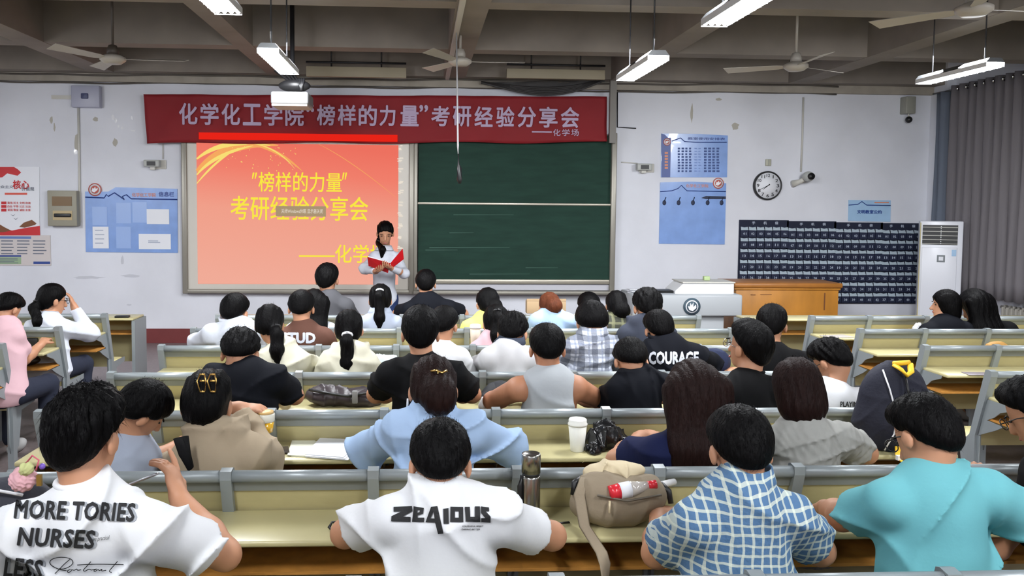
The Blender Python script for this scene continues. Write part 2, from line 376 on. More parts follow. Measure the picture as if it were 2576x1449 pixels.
for k in range(46):
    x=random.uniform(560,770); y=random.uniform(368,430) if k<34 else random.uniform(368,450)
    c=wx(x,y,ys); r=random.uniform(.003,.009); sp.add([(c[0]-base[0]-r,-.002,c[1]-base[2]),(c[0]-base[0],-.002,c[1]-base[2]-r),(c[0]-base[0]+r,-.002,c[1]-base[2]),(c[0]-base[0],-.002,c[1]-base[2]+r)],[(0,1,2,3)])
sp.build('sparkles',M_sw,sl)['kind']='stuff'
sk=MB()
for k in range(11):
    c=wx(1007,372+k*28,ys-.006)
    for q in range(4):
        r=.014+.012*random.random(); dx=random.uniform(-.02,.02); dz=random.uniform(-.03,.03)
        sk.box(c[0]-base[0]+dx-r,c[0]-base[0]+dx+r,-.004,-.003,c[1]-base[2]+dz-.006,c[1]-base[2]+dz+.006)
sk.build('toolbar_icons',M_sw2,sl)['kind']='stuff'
# green chalkboard
cx0,cx1,cz0,cz1=wbox(1042,330,1540,738)
cb=empty('chalkboard',((cx0+cx1)/2,D-.12,cz0),'green sliding chalkboard of two panels in a grey metal frame','chalkboard'); W2=cx1-cx0
bz=(cb.location[0],cb.location[1],cb.location[2])
M_green=mat('chalkboard_green',(36,64,54),.75,spec=.2,var=.28,vscale=2.5,stretch=(1,1,5)); M_al=mat('board_aluminium',(176,170,156),.35,metal=.5)
za=wx(1280,516)[1]-cz0; zlow=wx(1280,703)[1]-cz0; hh=cz1-cz0
MB().box(-W2/2+.06,W2/2-.05,.05,.08,za,hh-.03).build('upper_panel',M_green,cb)
MB().box(-W2/2+.06,W2/2-.05,.02,.05,zlow,za+.02).build('lower_panel',M_green,cb)
MB().box(-W2/2,-W2/2+.05,-.02,.1,0,hh,0,.01).build('side_rail',M_wbf,cb); MB().box(W2/2-.07,W2/2,-.02,.1,0,hh,0,.01).build('side_rail',M_wbf,cb)
MB().box(-W2/2+.05,W2/2-.06,.0,.03,za,za+.03,0,.006).build('panel_trim',M_al,cb)
MB().box(-W2/2+.05,W2/2-.06,.0,.05,zlow-.05,zlow+.01,0,.006).build('panel_trim',M_al,cb)
MB().box(-W2/2+.05,W2/2-.07,.04,.08,.05,zlow-.05).build('kick_panel',mat('kick_white',(196,196,204),.5),cb)
t=MB().box(-W2/2+.0,W2/2+.02,-.08,.1,-.0,.045,0,.008); t.build('chalk_tray',M_wbf,cb)
ch=MB()  # paler green streaks painting the reflections on the lower panel
for (a,b_,c,z) in ((1140,540,1290,.004),(1130,585,1190,.006),(1080,622,1280,.008),(1070,628,1150,.006),(1320,672,1400,.005),(1180,688,1330,.006)):
    p=wx(a,b_); q=wx(c,b_); ch.add([(p[0]-bz[0],.0185,p[1]-bz[2]-z),(q[0]-bz[0],.0185,q[1]-bz[2]-z*.3),(q[0]-bz[0],.0185,q[1]-bz[2]+z*.6),(p[0]-bz[0],.0185,p[1]-bz[2]+z)],[(0,1,2,3)])
ch.build('painted_reflections',mat('reflection_green',(62,92,82),.9),cb)['kind']='stuff'
# banner
M_ban=mat('banner_red',(132,15,25),.75,bump=.25,bscale=3,var=.12,vscale=2)
yb=D-.2
bn=empty('banner',(0,yb,0),'long red cloth banner with white Chinese lettering above the boards','banner')
TLp,TRp,BLp,BRp=(361,237),(1527,243),(369,361),(1527,358)
vs=[];fs=[];NX,NZ=120,14
def ban(u,v,off=0):
    px=(TLp[0]*(1-u)+TRp[0]*u)*(1-v)+(BLp[0]*(1-u)+BRp[0]*u)*v; py=(TLp[1]*(1-u)+TRp[1]*u)*(1-v)+(BLp[1]*(1-u)+BRp[1]*u)*v
    p=at(px,py,yb); y=.012*math.sin(u*38+v*3)+.014*math.sin(u*17-v*5)*v+.006*math.sin(u*90+v*9); z=.012*math.sin(u*21)*(1 if v>.9 else .2)
    return (p[0],y-off,p[2]+z)
for j in range(NZ+1):
    for i in range(NX+1): vs.append(ban(i/NX,j/NZ))
for j in range(NZ):
    for i in range(NX): a=j*(NX+1)+i; fs.append((a,a+1,a+NX+2,a+NX+1))
o=MB().add(vs,fs,0,True).build('banner_cloth',M_ban,bn); md=o.modifiers.new('s','SOLIDIFY'); md.thickness=.003
M_bt=mat('banner_white',(182,164,190),.8)
def btext(body,px0,py0,px1,py1,bold=.022,dy=.036):
    x0,x1,z0,z1=wbox(px0,py0,px1,py1,yb-dy); return text_wall('lettering',body,(x0,x1,z0,z1),yb-dy,M_bt,bn,bold,base=(0,yb,0))
for i,c in enumerate('化学化工学院'): btext(c,450+i*53.5,259+i*.5,450+i*53.5+47,314+i*.7)
btext('“',770,264,790,282)
for i,c in enumerate('榜样的力量'): btext(c,797+i*52.6,263+i*.5,797+i*52.6+(46 if c!='力' else 40),316+i*.5)
btext('”',1055,264,1077,282)
for i,c in enumerate('考研经验分享会'): btext(c,1085+i*54.3,266+i*.5,1085+i*54.3+46,318+i*.7)
btext('——',1338,330,1388,334,.01); 
for i,c in enumerate('化学场'): btext(c,1391+i*23,325,1391+i*23+19,342,.01)
# projector overspill on the banner foot, painted as a glowing red strip
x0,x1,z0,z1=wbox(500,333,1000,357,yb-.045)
MB().box(x0,x1,yb-.049,yb-.046,z0,z1).build('painted_overspill',emis('spill_red',(240,38,26),.76),None)
o=bpy.data.objects['painted_overspill']; o.parent=sl; o.matrix_parent_inverse=Matrix.Translation(-Vector(base))
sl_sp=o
# posters on the front wall -------------------------------------------------
def poly_px(name,pts,Y,m,parent,b0,th=.004):
    vs=[wx(x,y,Y) for x,y in pts]; return MB().prism([(v[0]-b0[0],v[1]-b0[2]) for v in vs],Y-b0[1],Y-b0[1]+th).build(name,m,parent)
def sheet(name,label,cat,px0,py0,px1,py1,Y=D,th=.012):
    x0,x1,z0,z1=wbox(px0,py0,px1,py1,Y-th); e=empty(name,((x0+x1)/2,Y-th,z0),label,cat); return e,tuple(e.location)
M_pb=mat('poster_blue',(132,166,226),.25,var=.16,vscale=5,coat=.4); M_pl=mat('poster_pale_blue',(166,200,232),.3,var=.1); M_navy=mat('poster_navy',(36,66,140),.4); M_or=mat('poster_orange',(214,140,110),.5); M_paper=mat('paper_white',(232,234,240),.7); M_ink=mat('ink_grey',(110,116,130),.7); M_line=mat('line_blue',(60,84,140),.6)
def lines(e,b,px0,py0,px1,py1,rows,m,Y,hgt=.006,cols=1,parent_name='print_lines',jit=.3):
    L_=MB()
    for r in range(rows):
        for c in range(cols):
            ya=py0+(py1-py0)*(r+.5)/rows; xa=px0+(px1-px0)*c/cols+1; xb=px0+(px1-px0)*(c+1)/cols-2-(px1-px0)/cols*jit*random.random()
            p=wx(xa,ya,Y); q=wx(xb,ya,Y); L_.box(p[0]-b[0],q[0]-b[0],Y-b[1]-.001,Y-b[1],p[1]-b[2]-hgt,p[1]-b[2]+hgt)
    L_.build(parent_name,m,e)['kind']='stuff'
def ptext(e,b,body,px0,py0,px1,py1,m,Y,bold=.01):
    x0,x1,z0,z1=wbox(px0,py0,px1,py1,Y); return text_wall('lettering',body,(x0,x1,z0,z1),Y,m,e,bold,base=b)
def roundel(e,b,px,py,r,Y,m1,m2,m3=None):
    c=wx(px,py,Y); L_=MB(); L_.lathe([(r,0),(r,.004)],(c[0]-b[0],Y-b[1]-.004,c[1]-b[2]),24,0,'Y').lathe([(r*.84,-.001),(r*.84,.0)],(c[0]-b[0],Y-b[1]-.004,c[1]-b[2]),24,1,'Y').lathe([(r*.62,-.002),(r*.62,-.001)],(c[0]-b[0],Y-b[1]-.004,c[1]-b[2]),24,0,'Y')
    # bird-like flame mark in the middle
    k=r*.5; X=c[0]-b[0]; Z=c[1]-b[2]; y=Y-b[1]-.0065
    L_.add([(X-k,y,Z-k*.5),(X-k*.2,y,Z-k*.9),(X+k*.8,y,Z-k*.1),(X+k*.9,y,Z+k*.6),(X+k*.3,y,Z+k*.2),(X+k*.1,y,Z+k),(X-k*.25,y,Z+k*.3),(X-k*.7,y,Z+k*.5)],[(0,1,2,3,4,5,6,7)],1)
    L_.build('round_emblem',[m1,m2],e)
def noticeboard():
    e,b=sheet('notice_board','large blue notice board with mountain outline and pinned sheets beside the projection','notice board',214,473,447,635); Y=b[1]
    poly_px('backing',[(214,496),(216,634),(447,636),(446,475),(291,471),(272,482),(240,482),(214,482)],Y,M_pb,e,b,.012)
    roundel(e,b,239,477,.085,Y-.002,mat('emblem_red',(206,110,100),.5),M_paper)
    MB_=MB(); P=[(215,496),(262,498),(268,489),(272,494),(288,485),(313,502),(308,494),(318,490),(330,500),(446,502)]
    MB_.tube([(wx(x,y,Y)[0]-b[0],-.003,wx(x,y,Y)[1]-b[2]) for x,y in P],.008,4); MB_.build('mountain_outline',M_navy,e)
    ptext(e,b,'化学化工学院',332,485,392,496,M_or,Y-.002); ptext(e,b,'信息栏',399,482,438,495,M_navy,Y-.002,.03)
    for (a,c,d,f_) in ((232,520,270,567),(292,510,330,562),(333,508,370,560),(292,570,330,625)):
        x0,x1,z0,z1=wbox(a,c,d,f_,Y); MB().box(x0-b[0],x1-b[0],-.003,-.001,z0-b[2],z1-b[2]).build('printed_field',mat('field_blue',(150,178,228),.3),e)
    for (a,c,d,f_,r) in ((369,526,426,564,0),(233,570,274,625,4),(349,588,430,627,0)):
        x0,x1,z0,z1=wbox(a,c,d,f_,Y-.003); s_=MB().box(x0-b[0],x1-b[0],-.006,-.004,z0-b[2],z1-b[2]).build('pinned_sheet',M_paper,e)
        if r: lines(e,b,a+5,c+4,d-5,f_-8,r,mat('ink_pale',(170,178,196),.7),Y-.007)
    lines(e,b,372,604,410,612,2,mat('ink_pale',(170,178,196),.7),Y-.007)
noticeboard()
def core_poster():
    e,b=sheet('wall_poster','white poster with red wave, red calligraphy and mountain scene at the left edge','poster',-70,418,101,592); Y=b[1]
    poly_px('backing',[(-70,592),(101,592),(99,556),(99,420),(-70,418)],Y,M_paper,e,b,.01)
    R_=mat('poster_red',(196,32,38),.5); R2=mat('poster_pink',(214,96,96),.6); B_=mat('mountain_brown',(120,74,44),.6)
    poly_px('red_wave',[(-70,420),(35,420),(45,426),(53,434),(44,442),(30,439),(18,436),(6,446),(-70,452)],Y-.002,R_,e,b,.002)
    ptext(e,b,'社会主义',-10,466,34,474,M_ink,Y-.002); ptext(e,b,'核心',32,453,74,476,R_,Y-.002,.03); ptext(e,b,'价值观',54,470,86,480,M_ink,Y-.002)
    poly_px('red_bar',[(12,485),(68,485),(68,490),(12,490)],Y-.002,mat('bar_orange_red',(214,80,60),.5),e,b,.002)
    for r,(hd,ws) in enumerate((('国家','富强 民主 文明 和谐'),('社会','自由 平等 公正 法治'),('个人','爱国 敬业 诚信 友善'))):
        y=507+r*9; poly_px('red_tab',[(3,y),(16,y),(16,y+7),(3,y+7)],Y-.002,R_,e,b,.002); ptext(e,b,ws,19,y,77,y+6.5,R2,Y-.002)
    poly_px('red_ground',[(-70,592),(101,592),(100,568),(60,574),(30,580),(10,574),(-70,570)],Y-.002,R_,e,b,.002)
    poly_px('mountain',[(48,571),(60,560),(80,553),(92,562),(88,566),(62,573)],Y-.003,B_,e,b,.001); poly_px('mountain',[(-70,568),(-5,562),(12,572),(28,580),(10,584),(-70,584)],Y-.003,B_,e,b,.001)
    bd=MB()
    for (x,y) in ((33,542),(40,551)):
        p=wx(x,y,Y); bd.add([(p[0]-b[0]-.03,-.003,p[1]-b[2]+.015),(p[0]-b[0],-.003,p[1]-b[2]-.012),(p[0]-b[0]+.03,-.003,p[1]-b[2]+.02),(p[0]-b[0],-.003,p[1]-b[2])],[(0,1,2,3)])
    bd.build('bird_marks',M_ink,e)
core_poster()
def chart_poster():
    e,b=sheet('wall_chart','beige wall chart with blue heading and green rows below the red-wave poster','poster',-60,592,128,668); Y=b[1]
    poly_px('backing',[(-60,668),(128,668),(126,592),(-60,590)],Y,mat('chart_beige',(206,198,196),.5),e,b,.012)
    poly_px('blue_heading',[(-60,594),(78,595),(78,601),(-60,600)],Y-.002,mat('chart_blue',(96,122,180),.5),e,b,.002)
    lines(e,b,2,602,122,642,5,M_ink,Y-.002,.007,3)
    poly_px('blue_band',[(-60,642),(53,642),(53,646),(-60,646)],Y-.002,M_navy,e,b,.002); poly_px('green_cell',[(-60,647),(53,647),(53,664),(-60,664)],Y-.002,mat('chart_green',(150,176,140),.6),e,b,.002)
    lines(e,b,-40,648,50,663,4,M_ink,Y-.003,.004); poly_px('blue_label',[(84,658),(126,658),(126,664),(84,664)],Y-.002,M_navy,e,b,.002)
chart_poster()
def elec():
    e,b=sheet('electrical_box','beige metal electrical box with brown window and bare terminal slot','electrical box',118,477,196,569,th=.12); Y=b[1]
    x0,x1,z0,z1=wbox(118,479,194,569,Y); M_=mat('box_beige',(150,146,130),.5)
    MB().box(x0-b[0],x1-b[0],0,.12,0,z1-z0,0,.01).build('casing',M_,e)
    x0,x1,z0,z1=wbox(131,494,181,518,Y); MB().box(x0-b[0],x1-b[0],-.006,0,z0-b[2],z1-b[2]).build('brown_window',mat('window_brown',(110,82,40),.3),e)
    x0,x1,z0,z1=wbox(133,530,182,554,Y); MB().box(x0-b[0],x1-b[0],-.006,0,z0-b[2],z1-b[2]).build('terminal_slot',mat('slot_tan',(180,160,120),.4),e)
    x0,x1,z0,z1=wbox(137,537,180,546,Y); MB().box(x0-b[0],x1-b[0],-.03,-.006,z0-b[2],z1-b[2],0,.01).build('breaker_row',M_black,e)
elec()
def rightposters():
    e,b=sheet('schedule_poster','blue schedule poster with dark blue left strip and dense timetable print, above another poster','poster',1662,335,1831,447); Y=b[1]
    poly_px('backing',[(1663,446),(1829,446),(1831,341),(1760,337),(1664,336)],Y,M_pb,e,b,.012)
    poly_px('navy_strip',[(1664,446),(1686,446),(1688,346),(1680,346),(1672,338),(1664,336)],Y-.002,M_navy,e,b,.002)
    roundel(e,b,1678,357,.05,Y-.002,mat('emblem_red',(206,110,100),.5),M_paper)
    ptext(e,b,'教室使用安排表',1730,345,1824,353,M_navy,Y-.002,.02)
    MBt=MB(); P=[(1690,355),(1704,350),(1712,347),(1722,356),(1750,358),(1828,358)]; MBt.tube([(wx(x,y,Y)[0]-b[0],-.003,wx(x,y,Y)[1]-b[2]) for x,y in P],.006,4); MBt.build('mountain_outline',M_navy,e)
    lines(e,b,1704,370,1742,434,9,M_line,Y-.002,.012,4,jit=.2); lines(e,b,1770,370,1812,434,9,M_line,Y-.002,.012,4,jit=.2); lines(e,b,1746,370,1766,434,9,mat('ink_mid',(110,138,196),.6),Y-.002,.006,2)
    V=[wx(1676,385+i*7.5,Y) for i in range(6)]; vt=MB(); 
    for v in V: vt.box(v[0]-b[0]-.022,v[0]-b[0]+.022,-.004,-.003,v[1]-b[2]-.013,v[1]-b[2]+.013)
    vt.build('side_characters',M_or,e)['kind']='stuff'
    e,b=sheet('hook_poster','blue poster with a row of dark hanging icons, below the schedule poster','poster',1658,455,1827,614); Y=b[1]
    poly_px('backing',[(1658,613),(1823,615),(1827,461),(1740,457),(1661,459)],Y,M_pb,e,b,.012)
    roundel(e,b,1807,461,.075,Y-.002,mat('emblem_red',(206,110,100),.5),M_paper); ptext(e,b,'化学化工学院',1726,463,1782,472,M_or,Y-.002)
    MBt=MB(); P=[(1661,482),(1690,480),(1706,474),(1714,466),(1728,480),(1826,482)]; MBt.tube([(wx(x,y,Y)[0]-b[0],-.003,wx(x,y,Y)[1]-b[2]) for x,y in P],.006,4); MBt.build('mountain_outline',M_navy,e)
    for i,x in enumerate((1671,1707,1743,1780,1815)):
        c=wx(x,510,Y); MB().sphere((c[0]-b[0],-.004,c[1]-b[2]),(.026,.004,.035),12).tube([(c[0]-b[0],-.005,c[1]-b[2]+.02),(c[0]-b[0]+.02,-.005,c[1]-b[2]+.075)],.006,5).build('hanging_icon',mat('icon_navy',(24,36,66),.6),e)
    poly_px('arrow_bar',[(1764,498),(1776,493),(1826,494),(1826,501),(1776,501)],Y-.003,mat('icon_navy',(24,36,66),.6),e,b,.002)
    e,b=sheet('small_poster','small pale blue poster just above the pocket charts','poster',2134,503,2242,556); Y=b[1]
    poly_px('backing',[(2134,556),(2240,558),(2241,504),(2135,503)],Y,M_pl,e,b,.01)
    ptext(e,b,'文明教室公约',2156,528,2218,538,M_navy,Y-.002,.03)
    MBt=MB(); P=[(2135,516),(2158,514),(2168,507),(2180,516),(2240,517)]; MBt.tube([(wx(x,y,Y)[0]-b[0],-.003,wx(x,y,Y)[1]-b[2]) for x,y in P],.006,4); MBt.build('mountain_outline',M_navy,e)
    poly_px('orange_line',[(2200,508),(2236,508),(2236,511),(2200,511)],Y-.002,M_or,e,b,.002)
rightposters()
# clock
def clock():
    p=at(1929,467,D); r=.197; e=empty('wall_clock',(p[0],D,p[2]),'round white wall clock with black rim showing about seven forty','clock')
    MB().lathe([(r,0),(r,-.035),(r*.97,-.05),(r*.9,-.05),(r*.885,-.03)],n=48,axis='Y').build('rim',M_black,e); MB().lathe([(r*.9,-.036),(r*.9,-.02)],n=48,axis='Y').build('dial',M_paper,e)
    for h_ in range(1,13):
        a=math.radians(90-30*h_); x=math.cos(a)*r*.7; z=math.sin(a)*r*.7
        hw_=.006 if h_==1 else .018 if h_<10 else .024; o=text_wall('numeral',str(h_),(x-hw_,x+hw_,z-.022,z+.022),-.038,M_black,e,.012)
    def hand(name,ang,ln,w):
        a=math.radians(90-ang); d=np.array([math.cos(a),math.sin(a)]); n_=np.array([-d[1],d[0]])
        q=[d*-.03+n_*w,d*ln+n_*w*.4,d*ln-n_*w*.4,d*-.03-n_*w]; MB().prism([tuple(v) for v in q],-.043,-.040).build(name,M_black,e)
    hand('hour_hand',232,.085,.006); hand('minute_hand',244,.14,.004)
clock()
# small wall devices
def dev(name,label,cat,parts,base):
    e=empty(name,base,label,cat)
    for (nm,fn,m) in parts: b=MB(); fn(b); b.build(nm,m,e)
    return e
def at3(px,py,Y=D): p=at(px,py,Y); return (float(p[0]),float(p[1]),float(p[2]))
M_cam=mat('camera_grey',(178,180,176),.45)
for (px,py,lab) in ((388,412,'small white box camera under the left end of the banner'),(1616,421,'small white box camera between the chalkboard and the blue posters')):
    p=at3(px,py); dev('wall_camera',lab,'camera',[('body',lambda b:b.box(-.10,.10,-.13,-.02,-.045,.045,0,.012),M_cam),('lens_window',lambda b:b.box(-.055,.055,-.135,-.128,-.03,.025),M_black),('bracket',lambda b:b.box(-.05,.16,-.02,0,-.07,.05,0,.01).box(-.03,.03,-.08,-.02,-.08,-.04),M_offw)],p)
p=at3(2020,445); dev('dome_camera','round white security camera on a curved bracket right of the clock','camera',[('housing',lambda b:b.sphere((.0,-.16,0),(.075,.09,.07),16),M_cam),('lens',lambda b:b.lathe([(.045,-.26),(.045,-.22)],(0,0,0),16,0,'Y'),M_black),('bracket',lambda b:b.tube([(-.15,-.01,-.1),(-.08,-.06,-.07),(-.02,-.12,-.03)],[.05,.035,.03],8),M_offw)],p)
p=at3(2275,268); dev('speaker_box','beige wall speaker box with a black round camera hanging below it','speaker',[('box',lambda b:b.box(-.065,.07,-.16,0,-.11,.12,0,.01),mat('speaker_beige',(150,150,140),.5)),('round_camera',lambda b:b.sphere((0,-.12,-.19),.045,12),M_black),('stem',lambda b:b.tube([(0,-.1,-.1),(0,-.12,-.17)],.012,6),M_offw)],p)
p=at3(220,245); dev('wall_speaker','flat whitish square speaker cabinet high on the left of the front wall','speaker',[('cabinet',lambda b:b.box(-.17,.19,-.10,0,-.14,.14,0,.012),mat('panel_bluish',(170,172,190),.4)),('side_bracket',lambda b:b.box(-.45,-.17,-.02,0,-.03,.02),M_offw),('dark_mark',lambda b:b.box(-.04,.05,-.108,-.1,-.03,.04,0,.01),mat('mark_blue',(70,76,110),.5))],p)
p=at3(1931,409); dev('junction_box','small beige junction box directly above the clock','junction box',[('box',lambda b:b.box(-.035,.04,-.03,0,-.045,.045,0,.006),mat('junction_beige',(176,176,160),.5)),('cover_line',lambda b:b.box(0,.004,-.032,-.03,-.04,.04),M_ink)],p)
def conduit(pts,r,label,m=M_offw,Y=D-.012,name='conduit'):
    b=MB(); P=[at(x,y,Y) for x,y in pts]; b.tube([tuple(p) for p in P],r,6); tag(b.build(name,m),label,'conduit')
conduit([(197,268),(199,380),(200,470),(201,560)],.016,'white conduit dropping past the beige electrical box')
conduit([(410,362),(410,400)],.008,'short cable dropping from the banner to the left box camera')
conduit([(2021,245),(2019,330),(2015,432)],.013,'thin conduit running down to the round security camera')
conduit([(1563,408),(1604,411)],.008,'short cable running sideways into the box camera by the blue posters')
conduit([(1553,225),(1553,320),(1600,323)],.009,'black cable hanging beside the right edge of the chalkboard',M_black)
# vertical board upright + white strips right of banner
p=wbox(1536,140,1548,360,D-.25); tag(MB().box(p[0],p[1],D-.28,D-.22,p[2],p[3]).build('upright_post',mat('post_grey',(120,116,110),.5)),'grey metal upright standing from beam to board at the right end of the banner','post')
# damp stains with a shape of their own (flat patches on the plaster)
def stain(label,blobs,m):
    b=MB()
    for (x,y,r1,r2) in blobs:
        c=at(x,y,D-.0012); n=14; vs=[(c[0]+r1*math.cos(2*math.pi*k/n)*(1+.25*random.uniform(-1,1)),D-.0015-.0001*random.random(),c[2]+r2*math.sin(2*math.pi*k/n)*(1+.25*random.uniform(-1,1))) for k in range(n)]; b.add(vs,[tuple(range(n))])
    o=b.build('plaster_stain',m,fw); o.matrix_parent_inverse=Matrix.Translation((0,-D,0))
M_s1=mat('stain_tan',(178,174,164),.8); M_s2=mat('stain_pale',(196,198,206),.8)
stain('',[(129,302,.02,.05),(137,320,.014,.05),(193,360,.03,.12),(240,300,.03,.03),(290,358,.03,.05)],M_s1)
stain('',[(1740,285,.02,.12),(1808,250,.04,.02),(1850,318,.05,.05)],M_s1)
stain('',[(220,698,.2,.018),(330,694,.12,.02),(308,655,.02,.06),(325,767,.03,.012)],M_s2)
tp=MB()
for (x,y,r1,r2) in ((285,295,.03,.05),(292,303,.02,.04),(332,297,.02,.03),(298,318,.015,.03),(307,322,.02,.02),(334,329,.05,.012),(190,384,.03,.04),(196,386,.02,.03)):
    c=at(x,y,D-.004); vs=[(c[0]+r1*math.cos(k*1.05)*random.uniform(.6,1.2),D-.004-.004*random.random(),c[2]+r2*math.sin(k*1.05)*random.uniform(.6,1.2)) for k in range(6)]; tp.add(vs,[tuple(range(6))])
o=tp.build('tape_scraps',mat('tape_gloss',(235,236,240),.15),fw); o['kind']='stuff'; o.matrix_parent_inverse=Matrix.Translation((0,-D,0))
# phone-pocket charts --------------------------------------------------------
M_pk=mat('pocket_navy',(26,34,60),.7); M_fl=mat('pocket_clear',(176,190,200),.25); M_no=mat('number_white',(180,190,205),.7); M_bk=mat('chart_navy_cloth',(20,27,50),.8)
tx=[1859,1979,2098,2215,2312]; ty0=[553,556,559,561]; by=[707,709,760,760]
pocket_m={}
chart_labels=['navy pocket chart nearest the clock, its foot behind the wooden lectern','second navy pocket chart from the left, hanging above the wooden lectern','third navy pocket chart, seven rows deep, right of the lectern top','rightmost navy pocket chart, next to the air conditioner']
for c in range(4):
    Y=D-.02; x0,x1,z0,z1=wbox(tx[c]+1,ty0[c],tx[c+1]-1,762,Y); nr=7; e=empty('pocket_chart',((x0+x1)/2,Y,z0),chart_labels[c],'pocket chart','phone pocket charts on the front wall'); b0=tuple(e.location)
    rows=7 if c>=2 else 5; zt_=z1-z0; rh=(zt_-.085)/7; nc=6 if c<3 else 5
    zb_=zt_-.085-rh*rows
    MB().box(x0-b0[0],x1-b0[0],0,.008,zb_-.01,zt_).build('backing_cloth',M_bk,e)
    for q,chh in enumerate('手机袋'): text_wall('lettering',chh,(-.17+q*.16,-.17+q*.16+.045,zt_-.06,zt_-.02),-.004,M_no,e,.02)
    pw=(x1-x0-.02)/nc
    for r in range(rows):
        for k in range(nc):
            num=r*6+k+1; key=(num,c>=3)
            if key not in pocket_m:
                b=MB(); W3=pw/2-.004; g=random.uniform(-.004,.004)
                b.add([(-W3,0,0),(W3,0,0),(W3,-.03,.006),(-W3,-.03,.006),(-W3,-.035,rh*.62),(W3,-.035,rh*.62+g),(W3,0,rh*.7),(-W3,0,rh*.7)],[(0,1,2,3),(3,2,5,4),(4,5,6,7),(0,3,4,7),(1,6,5,2)],0)
                b.add([(-W3,-.034,rh*.64),(W3,-.034,rh*.64+g),(W3*.95,-.012,rh*.93),(0,-.014,rh*.88),(-W3*.9,-.012,rh*.95)],[(0,1,2,3,4)],1)
                me,co=text_mesh('%02d'%num,.02,0,0,1,1); lo=co.min(0);hi=co.max(0); tw,th=.045,.035
                vs=[(-tw/2+(v[0]-lo[0])/(hi[0]-lo[0])*tw,-.0375-v[2],rh*.2+(v[1]-lo[1])/(hi[1]-lo[1])*th) for v in co]
                b.add(vs,[tuple(p.vertices) for p in me.polygons],2)
                m_=b.mesh('pocket'); [m_.materials.append(z) for z in (M_pk,M_fl,M_no)]; pocket_m[key]=m_
            o=bpy.data.objects.new('pocket',pocket_m[key]); COL.objects.link(o); o.parent=e
            o.location=(x0-b0[0]+.01+pw*(k+.5),0,zt_-.085-rh*(r+1))
# air conditioner -------------------------------------------------------------
def aircon():
    Y=D-.95; a=at(2318,556,Y); b=at(2421,556,Y); x0,x1=float(a[0]),float(b[0]); zt_=float(a[2]); w=(x1-x0)*.90; dp=.34
    e=empty('air_conditioner',((x0+x1)/2,Y,0),'tall white floor-standing air conditioner in the corner by the curtains','air conditioner',rz=-.5)
    M_ac=mat('ac_white',(222,224,232),.3)
    MB().box(-w/2,w/2,0,dp,0,zt_,0,.012).build('cabinet',M_ac,e)
    MB().box(-w/2+.03,w/2-.06,-.012,0,.1,zt_-.33,0,.006).build('front_panel',M_ac,e)
    MB().box(-w/2+.03,w/2-.06,-.004,.0,zt_-.30,zt_-.05).build('louver_recess',M_black,e)
    for k in range(5): MB().box(-w/2+.03,w/2-.06,-.016,-.004,zt_-.29+k*.052,zt_-.283+k*.052).build('louver_slat',M_offw,e)
    b_=MB()
    for k in range(9): b_.box(-.01,0,-.018,-.012,zt_-.29+k*.027,zt_-.278+k*.027)
    b_.build('slat_linkage',M_white,e)['kind']='stuff'
    MB().box(-.04,.05,-.016,-.012,zt_-.52,zt_-.43,0).build('control_sticker',mat('sticker_grey',(120,126,130),.5),e); MB().box(-.02,.03,-.019,-.016,zt_-.50,zt_-.45,0).build('sticker_patch',M_paper,e)
    MB().box(w/2-.12,w/2-.07,-.016,-.012,zt_-.44,zt_-.36).build('energy_label',M_pl,e)
    MB().box(-w/2+.0,-w/2+.012,-.02,.0,0,zt_-.02).build('side_trim',mat('trim_tan',(180,170,130),.6),e)
aircon()
